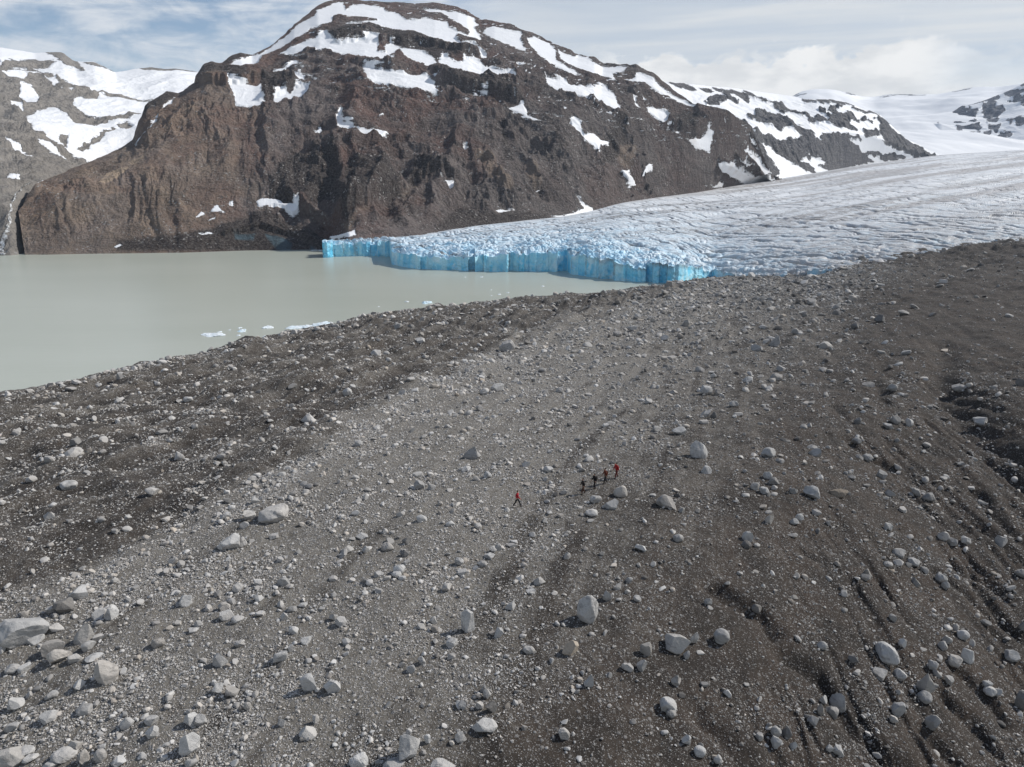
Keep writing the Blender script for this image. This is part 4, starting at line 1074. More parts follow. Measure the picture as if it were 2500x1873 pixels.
BL[(0, 1200)] = """1450 310 65 60 r,1507 293 45 30,1375 310 140 95 s,1465 200 60 40,1640 270 65 38,1040 420 55 40,1085 440 55 25,995 475 55 28,880 375 45 28,1100 300 40 30,690 240 50 35,765 222 50 28,270 412 50 20,675 502 30 22,690 535 45 22,470 620 100 70,385 700 105 75 d,305 713 50 38,140 835 250 150 a,670 735 80 85,600 745 85 60,590 797 50 24,
510 860 105 105 p,590 875 60 35,535 930 75 55,320 932 115 70,215 885 90 45,340 820 75 40,15 950 45 60,360 988 120 75,455 1000 75 45,565 992 95 35,80 1070 75 45,150 1060 65 40,645 1095 120 115,480 1170 60 60,310 1225 65 42,100 1280 80 60,175 1220 50 25,300 1358 95 60,510 1310 85 55 r,580 1272 45 25,75 1415 75 45,765 1385 75 65 p,
910 1373 75 45,915 1450 70 65,1150 1375 80 75,1205 1378 70 65,1140 1520 120 115,390 1570 130 70 r,460 1528 70 55,50 1605 150 100 a,165 1565 75 45,185 1600 80 42,505 1605 60 70,605 1590 65 65 r,310 1640 85 40,720 1628 65 50,615 1545 45 40,1845 1445 100 70,1850 1160 90 100,1990 1172 100 80,1395 1205 80 65,1310 1190 70 60,1320 1020 85 80,
1680 995 95 75 s,1750 945 45 40,1435 915 65 40,950 908 75 58 r,1015 1238 50 35 p,1430 580 70 55,1310 620 50 40,1115 662 72 70,1345 690 75 50,1385 665 50 40,1545 545 50 40,1700 548 75 55,1740 565 45 35,1550 643 65 48,1680 675 50 35,1750 708 60 40,1425 768 75 45 r,1360 745 85 55,1250 703 50 25,1190 800 55 40,1165 835 60 30,1560 737 60 35,
1705 755 45 50 t,1815 680 60 30,1760 835 60 45 r,2000 762 55 45,2045 780 75 55,1835 895 65 45,2075 910 55 40,1680 410 45 32,2085 350 75 45,2055 380 80 20 s,2190 355 50 45,2035 425 50 28,2000 520 50 35,935 785 45 35,845 665 45 35,1690 1390 50 45,1895 1380 40 45,1485 1295 45 45 r,1420 1275 45 38,1370 1285 35 50 t,2150 1610 110 85 r,1150 1630 70 45"""
BL[(800, 1200)] = """1555 720 130 165 r,840 795 85 140 t,745 910 75 55 r,1205 950 75 50 r,1455 940 100 90 w,2095 915 155 110,1905 950 72 75,2195 895 50 60,1025 845 60 60,635 780 50 50,640 828 50 40,560 818 45 28,645 900 40 35,1095 692 65 55,565 1020 50 45,500 1065 55 48,742 997 50 38,935 1185 45 60 p,955 1225 50 55,808 1283 50 45,910 1292 50 45,
980 1305 70 65 d,940 1395 155 85 s,798 1480 70 60,598 1488 42 50,487 1447 42 45,490 1555 130 135,185 1612 100 85 r,400 1640 130 60,690 1650 150 50,320 1590 40 35,1417 1458 68 60 r,1470 1455 30 38,2040 1283 100 80 r,2058 1343 60 50 r,2085 1140 60 55,1880 1055 65 65,1795 1050 75 50,1565 1150 60 75 p,1470 1195 35 30,1290 1115 40 38,1170 868 42 32,
1580 855 35 40,1660 850 38 42,1395 722 38 40,1675 630 55 60,1742 650 38 30,1855 648 50 38,1805 537 50 38,1733 577 50 32,1605 497 40 32,1270 540 75 55,1218 598 60 32,925 437 65 38,970 390 75 35,1025 340 45 45,990 350 50 40,1105 320 48 35,788 425 58 52 r,805 490 60 40,715 578 62 48,345 235 45 35,385 243 40 35,205 272 80 40,150 285 45 28,
360 335 80 55 r,375 300 45 35,470 300 50 45 d,235 350 50 45,115 345 80 45,430 470 80 60 r,415 505 60 45 r,310 500 60 35,355 525 55 28,250 553 50 32,465 378 60 45 d,305 598 42 38,560 175 75 55,690 180 40 30,735 195 65 35,900 215 50 28,1070 197 45 35,1435 245 45 32,1580 185 55 40 d,1875 340 75 45,2100 280 65 50 r,1435 388 50 32 r,1950 445 42 30"""
BL[(1600, 1200)] = """395 880 95 85 r,1380 980 140 115 r,1335 1100 85 60,1460 1112 72 65 r,1615 1155 95 105 p,1610 1240 75 58 r,1090 1275 90 90,1050 1325 78 62 r,990 1315 45 60,1000 1250 50 45,1450 1325 70 80,1425 1375 50 40,1655 1390 85 75,1865 990 65 75 r,2130 1000 75 65,2195 1275 70 100 d,2000 1215 65 48 r,2045 1210 45 40,1985 1175 50 38,1790 1040 70 58 r,
1840 865 65 55 r,1895 910 45 38,1605 945 38 40,1745 895 50 45,1720 930 50 48 r,1475 930 42 45,1660 1060 50 50 r,1690 1090 42 42,1755 1150 50 45,1700 985 40 42,1180 1020 55 45 d,998 928 62 48 r,850 885 45 38,605 700 58 45,315 665 50 42,325 690 35 35,1455 370 75 45 s,1390 437 58 32,1450 425 50 35,1545 430 65 45 r,1610 475 45 35,1272 487 50 45,
1255 525 55 38,1040 515 38 45,1130 712 45 35,1420 760 48 38,1560 548 50 45,1710 530 65 55 r,1735 575 45 45,1725 275 65 50,1775 313 55 42,1860 300 48 42,2065 312 60 60,2190 495 55 45 r,550 275 75 65,545 325 60 40 d,605 320 42 35,680 175 50 60,863 155 50 40,830 190 55 40,815 262 75 28 s,965 132 55 38,1395 220 48 45,505 487 40 38,430 548 40 30,
270 968 38 38,185 985 40 48,545 1160 30 28,430 1205 52 38,620 1245 38 38,720 1455 60 60 r,785 1460 60 65 d,720 1520 60 55,825 1530 45 40,620 1480 45 45 r,680 1400 42 40,940 1380 62 45,1245 1350 40 38,1095 1560 65 48,1045 1545 45 40,1328 1580 42 42 r,265 1565 70 55 r,372 1618 52 50 r,185 1500 55 55,2110 880 40 30,2195 830 40 45,1975 790 60 40,1795 825 50 35"""
B = []
for (ox, oy), txt in BL.items():
    for it in txt.replace('\n', '').split(','):
        q = it.split()
        B.append([ox + float(q[0]) / 2.4544, oy + float(q[1]) / 2.4544, float(q[2]) / 2.4544, float(q[3]) / 2.4544, q[4] if len(q) > 4 else 'a'])

# the boulders one would point at first: place, label, short name used to find their neighbours
LANDMARK = [
    (1434, 1493, 'tallest domed boulder, pale and cracked, standing upright on the dark gravel', 'the tall domed boulder'),
    (1142, 1524, 'narrow upright shard of pale rock on the open gravel', 'the narrow upright shard'),
    (1653, 1572, 'broad white boulder with a flat sloping face and a small stone at its right', 'the broad white boulder'),
    (1758, 1558, 'smooth round white boulder standing apart on dark soil', 'the smooth white boulder by the gully'),
    (2162, 1599, 'big pale faceted boulder casting shade on the dark slope at the right', 'the big faceted boulder'),
    (2258, 1670, 'pointed pale boulder among cobbles on the dark right slope', 'the pointed boulder on the right slope'),
    (2044, 1719, 'square sided grey boulder with three smaller ones huddled against it', 'the square grey boulder'),
    (1183, 1768, 'long bent slab of pale stone lying on its side near the bottom', 'the long bent slab'),
    (1000, 1833, 'egg shaped pale boulder with a sharp shadow near the bottom edge', 'the egg shaped boulder'),
    (876, 1855, 'rough round boulder in the gravel at the bottom edge', 'the rough round boulder at the bottom'),
    (465, 1819, 'bright faceted boulder near the bottom left with shade behind it', 'the bright faceted boulder'),
    (159, 1839, 'long rounded boulder resting behind the white block at the bottom left', 'the long rounded boulder'),
    (20, 1853, 'large white block cut by the bottom left corner', 'the white corner block'),
    (263, 1646, 'cracked white boulder with a brown stain on its underside', 'the cracked stained boulder'),
    (208, 1550, 'peaked white boulder beside a flat stone at the left', 'the peaked white boulder'),
    (57, 1540, 'biggest pale slab, long and angular, lying at the left edge', 'the biggest angular slab'),
    (273, 1499, 'bright split boulder, its right half upright', 'the split boulder'),
    (147, 1602, 'flat topped grey boulder behind a small white wedge', 'the flat topped boulder'),
    (689, 1254, 'huge smooth whaleback boulder lying beside the edge of the dark bank', 'the huge whaleback boulder'),
    (560, 1326, 'long tilted slab in front of the whaleback boulder', 'the long tilted slab'),
    (454, 1470, 'blocky cube of grey rock with a dark shadow on open gravel', 'the grey cube'),
    (754, 1672, 'leaning grey boulder with a deep shadow, left of its pale twin', 'the leaning grey boulder'),
    (811, 1677, 'pale many sided boulder, right hand one of a pair', 'the many sided boulder'),
    (1393, 1583, 'brown veined boulder with a flat broken face', 'the brown veined boulder'),
    (1152, 1107, 'large wedge shaped boulder with a pointed top on pale gravel', 'the large wedge boulder'),
    (1238, 847, 'big lone dome of grey rock with a dark shadow near the lake side', 'the lone grey dome'),
    (752, 1022, 'angular wedge of rock above the dark bank', 'the wedge above the dark bank'),
    (169, 1186, 'rounded pale boulder sitting on bare dark soil at the left', 'the boulder on bare soil'),
    (1514, 1201, 'pale rounded block standing behind two others near the walkers', 'the block behind the walkers'),
    (1627, 1225, 'large flat fronted grey boulder alone right of the walkers', 'the flat fronted boulder'),
    (1705, 1103, 'tall leaning boulder with a straight right edge and black shadow', 'the tall leaning boulder'),
    (1891, 835, 'sharp pyramid of grey rock rising above a heap of stones', 'the grey pyramid'),
    (2146, 782, 'darkest rounded boulder, nearly black, on the far brown ground', 'the black boulder'),
    (1875, 1108, 'rounded grey boulder leaning right on brown gravel', 'the rounded leaning boulder'),
    (1981, 1206, 'steep sided grey boulder left of a tan one', 'the steep sided boulder'),
    (2046, 1205, 'low tan brown boulder with a cracked top', 'the tan boulder'),
    (2344, 948, 'long pale boulder on the side of the gully at the right', 'the boulder above the gully'),
    (1722, 955, 'flat grey block with smaller stones at its right side', 'the flat grey block'),
    (1987, 1105, 'oblong grey boulder with a smaller stone on its back', 'the oblong boulder'),
    (1215, 948, 'long ragged boulder beside a rounder one at the dark bank', 'the long ragged boulder'),
    (2152, 948, 'smooth oval boulder in the brown channel field', 'the smooth oval boulder'),
    (1893, 923, 'big rounded grey boulder with a small stone touching its right', 'the big rounded boulder'),
    (373, 1202, 'pale low boulder with a white top on the dark bank', 'the pale low boulder'),
    (118, 863, 'rounded boulder on the lake edge of the moraine', 'the boulder on the lake edge'),
    (2193, 1351, 'long flat pale slab on the right hand gravel', 'the flat pale slab'),
    (1121, 1373, 'round grey boulder with a shadow at its left, midway down the gravel', 'the round grey boulder'),
    (975, 1391, 'rounded boulder leaning over a smaller one in the gravel', 'the leaning rounded boulder'),
    (1317, 1420, 'angular boulder with a white left edge on the mid slope', 'the angular mid slope boulder'),
    (2495, 1719, 'dark boulder with a white crest cut by the right edge', 'the dark boulder at the right edge'),
    (1824, 1312, 'stout grey boulder above two smaller stones', 'the stout grey boulder'),
]


def pick_top(B, n):
    """largest first; a few smaller ones of the far ground are kept for their place"""
    for b in B:
        b.append(b[2] * b[3])
    lm = set()
    for x, y, *_ in LANDMARK:
        j = min(range(len(B)), key=lambda i: math.hypot(B[i][0] - x, B[i][1] - y) - 0.0 * B[i][5])
        lm.add(j)
    order = sorted(range(len(B)), key=lambda i: (i not in lm, -B[i][5]))
    return order[:n], order[n:]


seen = []
U = []
for b in B:                                      # the enlarged parts overlap: keep each boulder once
    if any(math.hypot(b[0] - o[0], b[1] - o[1]) < 0.28 * (b[2] + o[2]) * 0.6 for o in U):
        continue
    U.append(b)
B = U
TOP, REST = pick_top(B, 298)


def ico(sub):
    bm = bmesh.new(); bmesh.ops.create_icosphere(bm, subdivisions=sub, radius=1.0)
    V = np.array([v.co[:] for v in bm.verts]); Fc = np.array([[v.index for v in f.verts] for f in bm.faces], np.int32)
    bm.free(); return V, Fc


ICO = {s: ico(s) for s in (1, 2, 3, 4, 5)}


def rock_shape(sub, r, kind='a'):
    """unit rock: a sphere cut by planes, then roughened"""
    V = ICO[sub][0].copy()
    ncut = {'r': 13, 'p': 11, 's': 12, 't': 13}.get(kind, 15)
    lo = {'r': 0.62, 'p': 0.46, 's': 0.44}.get(kind, 0.42)
    for _ in range(ncut):
        n = r.normal(size=3); n /= np.linalg.norm(n)
        dd = r.uniform(lo, 0.90)
        V = V - np.maximum(V @ n - dd, 0)[:, None] * n[None] * (0.97 if kind != 'r' else 0.8)
    if kind == 'p':
        k = np.clip(1.0 - 0.62 * np.clip(V[:, 2] + 0.35, 0, 1.4), 0.08, 1); V[:, 0] = V[:, 0] * k + 0.12 * V[:, 2]; V[:, 1] *= k
    if kind == 't':
        V[:, 0] *= 1 - 0.22 * V[:, 2]; V[:, 1] *= 1 - 0.22 * V[:, 2]
    if sub >= 3:
        o = r.uniform(0, 50, 4)
        V = V * (1 + (0.09 if kind == 'r' else 0.05) * fbm(V[:, 0] * 1.6 + V[:, 2] * 0.9 + o[0], V[:, 1] * 1.6 - V[:, 2] * 0.7 + o[1], 4, 7, 0.55)[:, None])
        V = V * (1 + 0.025 * ridged(V[:, 0] * 4 + V[:, 2] * 2.3 + o[2], V[:, 1] * 4 - V[:, 2] * 1.7 + o[3], 3, 9)[:, None])
    mn, mxx = V.min(0), V.max(0)
    return (V - (mn + mxx) / 2) / ((mxx - mn) / 2)


def rock_dims(px, py, W, H, kind):
    x, y, z, r = hit(px, py + 0.30 * H)
    dist = math.hypot(r, z - CAMZ); el = math.asin((CAMZ - z) / dist)
    wd = W * dist / F; hv = H * dist / F
    dy = wd * {'s': 0.75, 't': 0.65, 'r': 0.85}.get(kind, 0.75)
    hz = math.sqrt(max(hv * hv - (dy * math.sin(el)) ** 2, (0.50 * hv) ** 2)) / math.cos(el)
    if kind == 'd':
        hz *= 1.0
    return x, y, z, r, wd, dy, hz


boulders = []
for idx in TOP:
    px, py, W, H, kind, ar = B[idx]
    x, y, z, r, wd, dy, hz = rock_dims(px, py, W, H, kind)
    rr = np.random.default_rng(1000 + idx)
    sub = 5 if W > 42 else (4 if W > 17 else 3)
    V = rock_shape(sub, rr, kind if kind in 'rpst' else 'a')
    hz2 = hz * 1.10; wd *= 0.93; dy *= 0.93
    V = V * np.array([wd / 2, dy / 2, hz2 / 2])
    ang = math.atan2(x, y)
    # slabs that lie along the flutes tilt a little
    tilt = {'s': rr.uniform(-0.18, -0.05)}.get(kind, rr.uniform(-0.12, 0.12))
    Rm = np.array(Matrix.Rotation(-ang, 3, 'Z') @ Matrix.Rotation(tilt, 3, 'Y'))
    V = V @ Rm.T
    me = mesh_from('boulder', V, ICO[sub][1], 3, smooth=(kind == 'r' or sub >= 4))
    if kind != 'r':
        try:
            me.set_sharp_from_angle(angle=math.radians(28))
        except Exception:
            pass
    zc_ = z + hz2 * 0.5 - hz * 0.26
    o = add('boulder', me, M_BOULDER, category='boulder')
    o.location = (x, y, zc_)
    leftb = 1 - float(sstep(900, 2000, px))
    o['tone'] = float(np.clip(rr.normal(0.60 + 0.16 * leftb, 0.16), 0.25, 0.95)) if kind != 'd' else float(rr.uniform(0.12, 0.25))
    if ar > 3200 / 6.0 * 4 and kind != 'd':
        o['tone'] = max(o['tone'], 0.74)
    o['warm'] = 0.8 if kind == 'w' else float(np.clip(rr.normal(0.08, 0.12), 0, 0.4))
    boulders.append(dict(o=o, px=px, py=py, W=W, H=H, kind=kind, tone=o['tone'], warm=o['warm']))

# labels: the landmarks by hand, each of the others by its place beside the nearest landmark
marks = []
for x, y, lab, short in LANDMARK:
    b = min((q for q in boulders if 'label' not in q), key=lambda q: math.hypot(q['px'] - x, q['py'] - y))
    b['label'] = lab; b['o']['label'] = lab; marks.append((b, short))
marks_xy = np.array([(m[0]['px'], m[0]['py']) for m in marks])
WALK = [(1262.5, 1238, 'the lone walker in red'), (1465, 1190, 'the row of four walkers')]
allxy = np.vstack([marks_xy, [(w_[0], w_[1]) for w_ in WALK]]); short = [m[1] for m in marks] + [w_[2] for w_ in WALK]
DIRW = ['right of', 'below and right of', 'in front of', 'below and left of', 'left of', 'behind and left of', 'behind', 'behind and right of']
ORD = ['nearest', 'second', 'third', 'fourth', 'fifth', 'sixth', 'seventh', 'eighth', 'ninth', 'tenth', 'eleventh', 'twelfth']
bins = {}
for b in boulders:
    if 'label' in b:
        continue
    dx = b['px'] - allxy[:, 0]; dy = b['py'] - allxy[:, 1]
    j = int(np.argmin(np.hypot(dx, dy * 1.25)))
    k = int(round(math.atan2(dy[j] * 1.25, dx[j]) / (math.pi / 4))) % 8
    bins.setdefault((j, k), []).append((math.hypot(dx[j], dy[j]), b))
SIZE = lambda W: 'large' if W > 34 else ('middling' if W > 23 else 'small')
SHP = {'r': 'rounded', 'p': 'pointed', 's': 'flat', 't': 'upright', 'a': 'angular', 'd': 'dark', 'w': 'brownish'}
for (j, k), lst in bins.items():
    for n_, (dd, b) in enumerate(sorted(lst, key=lambda q: q[0])):
        colr = '' if b['kind'] in 'dw' else (' pale' if b['tone'] > 0.82 else ' grey')
        shp = SHP[b['kind']] if b['kind'] != 'a' else ('low' if b['H'] < 0.62 * b['W'] else ('tall' if b['H'] > 1.05 * b['W'] else 'angular'))
        pos = f"{ORD[min(n_, 11)]} {DIRW[k]}" if len(lst) > 1 else DIRW[k]
        b['label'] = f"{SIZE(b['W'])} {shp}{colr} boulder, {pos} {short[j]}"
        b['o']['label'] = b['label']; b['o']['group'] = 'boulders strewn over the moraine'
for b, _ in marks:
    b['o']['group'] = 'boulders strewn over the moraine'

# ------------------------------------------------------------------ loose stones, far too many to count
def stones(name, P, size, tint, warm, sub, ntemp, seed, label, flat=False):
    r = np.random.default_rng(seed)
    Vt = [rock_shape(sub, r, 'r' if i % 6 == 0 else 'a') for i in range(ntemp)]
    Ft = ICO[sub][1]; nv = len(Vt[0])
    n = len(P); order = np.arange(n) % ntemp
    rot = r.uniform(0, 2 * np.pi, n); c, s = np.cos(rot), np.sin(rot)
    ax = size[:, None] * 0.5 * np.stack([r.uniform(0.8, 1.25, n), r.uniform(0.65, 1.0, n), r.uniform(0.42, 0.85, n)], 1)
    T = np.stack(Vt)[order] * ax[:, None, :]
    V = np.empty_like(T)
    V[..., 0] = T[..., 0] * c[:, None] - T[..., 1] * s[:, None]; V[..., 1] = T[..., 0] * s[:, None] + T[..., 1] * c[:, None]; V[..., 2] = T[..., 2]
    tl = r.normal(0, 0.18, (n, 2)); V[..., 2] += V[..., 0] * tl[:, :1] + V[..., 1] * tl[:, 1:]
    V += P[:, None, :]; V[..., 2] += (ax[:, 2] * 0.45)[:, None]
    Fc = (Ft[None] + (np.arange(n) * nv)[:, None, None]).reshape(-1, 3)
    me = mesh_from(name, V.reshape(-1, 3), Fc, 3, {'tint': np.repeat(tint, nv), 'warm': np.repeat(warm, nv)}, smooth=False)
    return add(name, me, M_STONES, kind='stuff', label=label)


def field(a, r, F2):
    fi = np.clip((a + 0.80) / 1.60 * (NA - 1), 0, NA - 1).astype(int)
    rcc = rc[fi]
    fk = np.clip((np.log(r) - math.log(17.0)) / (np.log(rcc) - math.log(17.0)) * (NR - 1), 0, NR - 1).astype(int)
    return F2[fk, fi]


clump = sstep(-0.25, 0.55, fbm(mx / 7, my / 7, 4, 281) + 0.5 * fbm(u1 / 14, v1 / 2.2, 3, 283))
dens = 0.13 + 0.50 * plain + 0.45 * strip + 0.09 * leftdark + 0.35 * rmask + 0.24 * leftdark * sstep(0.0, 0.5, fl)
dens = dens + 0.5 * (1 - sstep(80, 330, np.abs(bpx - 1930))) * (1 - sstep(690, 800, bpy_)) + 0.35 * sstep(0.90, 0.97, mr / rc[None]) * leftdark
dens = dens * (1 - 0.75 * sstep(2050, 2250, bpx) * (1 - sstep(780, 950, bpy_)))
dens = np.clip(dens * (0.30 + 0.95 * clump), 0.03, 1.0)
ncand = 820000
a = rng.uniform(-0.74, 0.74, ncand); rcc = np.interp(a, maz, rc)
lr = np.log(22.0) + (np.log(rcc * 0.998) - np.log(22.0)) * rng.uniform(0, 1, ncand)
r_ = np.exp(lr)
keep = rng.uniform(0, 1, ncand) < field(a, r_, dens)
a, r_ = a[keep], r_[keep]
u_ = rng.uniform(0, 1, len(a))
spx = 1.9 * (1 - u_ * 0.9995) ** (-1 / 2.6)
spx = np.minimum(spx, 16)
xs, ys = r_ * np.sin(a), r_ * np.cos(a)
zs = ground(xs, ys)
dist = np.hypot(r_, CAMZ - zs); size = spx * dist / F
leftness_ = 1 - sstep(-0.15, 0.35, a)
tint = np.clip(rng.normal(0.50 + 0.30 * leftness_, 0.26), 0.05, 1.0)
warm = np.clip(rng.normal(0.12, 0.2, len(a)), 0, 0.9)
Pp = np.stack([xs, ys, zs], 1)
m1 = spx < 6.0; m2 = ~m1
stones('gravel', Pp[m1], size[m1], tint[m1], warm[m1], 1, 26, 31, 'small pale stones and gravel scattered over the moraine')
ex = [B[i] for i in REST]
ep = []; es = []
for px, py, W, H, kind, ar in ex:
    x, y, z, r, wd, dy, hz = rock_dims(px, py, W, H, kind)
    ep.append((x, y, z)); es.append(wd * 0.95)
P2 = np.vstack([Pp[m2], np.array(ep).reshape(-1, 3)]); s2 = np.concatenate([size[m2], np.array(es)])
t2 = np.concatenate([tint[m2], np.clip(rng.normal(0.6, 0.12, len(es)), 0, 1)]); w2 = np.concatenate([warm[m2], np.full(len(es), 0.1)])
stones('cobbles', P2, s2, t2, w2, 2, 30, 37, 'countless loose cobbles lying between the boulders')

# ------------------------------------------------------------------ floating ice
def floe(px, py, w, h, blue, label, seed, group='ice floes on the lake', cat='ice floe'):
    a, s = pix(px, py); r = -CAMZ / float(s)
    r_ = np.random.default_rng(seed); dist = math.hypot(r, CAMZ); el = math.atan2(CAMZ, r)
    wd = w * dist / F; dp = max(h * dist / F / math.sin(el) * 0.8, 0.4 * wd); dp = min(dp, wd * 1.2)
    V = rock_shape(4, r_, 's')
    V = V * np.array([wd / 2, dp / 2, 1.0])
    ht = max(0.35, min(0.20 * wd, 0.55 * h * dist / F))
    rad = np.hypot(V[:, 0] / (wd / 2), V[:, 1] / (dp / 2))
    lump = 0.45 + 0.55 * (fbm(V[:, 0] / wd * 5 + seed, V[:, 1] / dp * 5, 3, 17) + 0.4)
    V[:, 2] = np.where(V[:, 2] > 0, V[:, 2] * ht * np.clip(lump, 0.15, 1.4), V[:, 2] * 0.8)
    edge = 1 + 0.22 * fbm(np.arctan2(V[:, 1], V[:, 0]) * 1.5 + seed, rad * 0 + seed, 3, 19); V[:, 0] *= edge; V[:, 1] *= edge
    me = mesh_from('ice_floe', V, ICO[4][1], 3, smooth=True)
    o = add('ice_floe', me, M_FLOE, label=label, category=cat, group=group)
    o.location = (r * math.sin(a), r * math.cos(a), 0.0); o['blue'] = blue
    return o


FLOES = [(528, 819, 46, 9, 0.1, 'white ice floe leading a trail of fragments, farthest from the bank'), (505, 817, 24, 6, 0.1, 'thin ice trail drifting beside the leading white floe'), (536, 811, 14, 4, 0.1, 'sliver of ice just behind the leading white floe'),
         (590, 809, 21, 10, 0.45, 'small blue white lump of ice floating by itself'), (586, 801, 11, 4, 0.1, 'white scrap of ice behind the blue lump'), (583, 819, 9, 5, 0.1, 'white scrap of ice in front of the blue lump'), (561, 806, 6, 4, 0.1, 'speck of ice left of the blue lump'),
         (655, 800, 26, 7, 0.1, 'flat white floe between the blue lump and the bank'), (647, 822, 14, 5, 0.1, 'small ice scrap grounded against the moraine edge'), (722, 800, 46, 8, 0.25, 'long low floe stretched along the moraine edge'), (785, 795, 52, 14, 0.3, 'high white ice mound stranded behind the moraine edge'), (752, 799, 34, 8, 0.2, 'low ice sheet joining the long floe and the mound'),
         (872, 782, 28, 13, 0.9, 'bright turquoise ice block behind the boulders on the edge'), (893, 780, 26, 5, 0.2, 'white strip of ice between turquoise block and white lump'), (917, 773, 22, 12, 0.3, 'white ice lump partly hidden by a boulder'), (1042, 740, 30, 7, 0.6, 'pale blue oval floe off the middle of the shore'), (993, 737, 11, 4, 0.1, 'small flat floe left of the pale blue oval'),
         (925, 749, 6, 3, 0.1, 'speck of ice left of the pale blue oval floe'), (1013, 758, 8, 4, 0.1, 'ice scrap close to the bank below the oval floe'), (1135, 677, 6, 4, 0.1, 'tiny ice chip near the foot of the ice cliff'), (1176, 677, 8, 4, 0.1, 'tiny white floe right of the ice chip below the cliff'), (1326, 699, 9, 4, 0.1, 'small floe alone in the narrow end of the lake'),
         (1219, 719, 9, 4, 0.1, 'flat white scrap, left of two near the bank'), (1240, 715, 7, 6, 0.1, 'white ice knob, right of the flat scrap'), (1200, 722, 5, 3, 0.1, 'ice speck left of the flat white scrap'), (1199, 708, 5, 3, 0.1, 'ice speck behind the flat white scrap'), (770, 611, 9, 9, 0.1, 'white ice lump below the dark rock beside the cliff end'), (782, 612, 9, 7, 0.1, 'white ice lump touching the left end of the ice cliff'), (762, 612, 8, 8, 0.1, 'white ice lump at the foot of the dark rock wall')]
for i, f_ in enumerate(FLOES):
    floe(*f_[:6], 400 + i)
# ------------------------------------------------------------------ people
def flat_mat(name, col, rough=0.8):
    m, t = material(name)
    co = t.n('ShaderNodeTexCoord').outputs['Object']
    n = t.noise(co, 14, 4, 0.6)
    finish(t, t.mix(t.ramp(n, 0.3, 0.7), tuple(x * 0.75 for x in col), col), rough, bump(t, n, 0.02, 0.6), 0.2)
    return m


def skin_mesh(name, verts, edges, radii, root=0, sub=2):
    """one continuous surface grown round a skeleton"""
    me = bpy.data.meshes.new(name); me.from_pydata(verts, edges, []); me.update()
    o = bpy.data.objects.new(name, me); COL.objects.link(o)
    o.modifiers.new('skin', 'SKIN')
    for i, sv in enumerate(me.skin_vertices[0].data):
        rx = radii[i]; sv.radius = rx if isinstance(rx, tuple) else (rx, rx); sv.use_root = (i == root)
    md = o.modifiers.new('sub', 'SUBSURF'); md.levels = sub; md.render_levels = sub
    bpy.context.view_layer.update()
    ev = o.evaluated_get(bpy.context.evaluated_depsgraph_get())
    out = bpy.data.meshes.new_from_object(ev)
    bpy.data.objects.remove(o); bpy.data.meshes.remove(me)
    for p in out.polygons:
        p.use_smooth = True
    return out


SKINM = flat_mat('skin', (0.42, 0.27, 0.20)); HAIRM = flat_mat('dark_hair', (0.025, 0.02, 0.018)); BOOTM = flat_mat('boot_leather', (0.03, 0.026, 0.023))


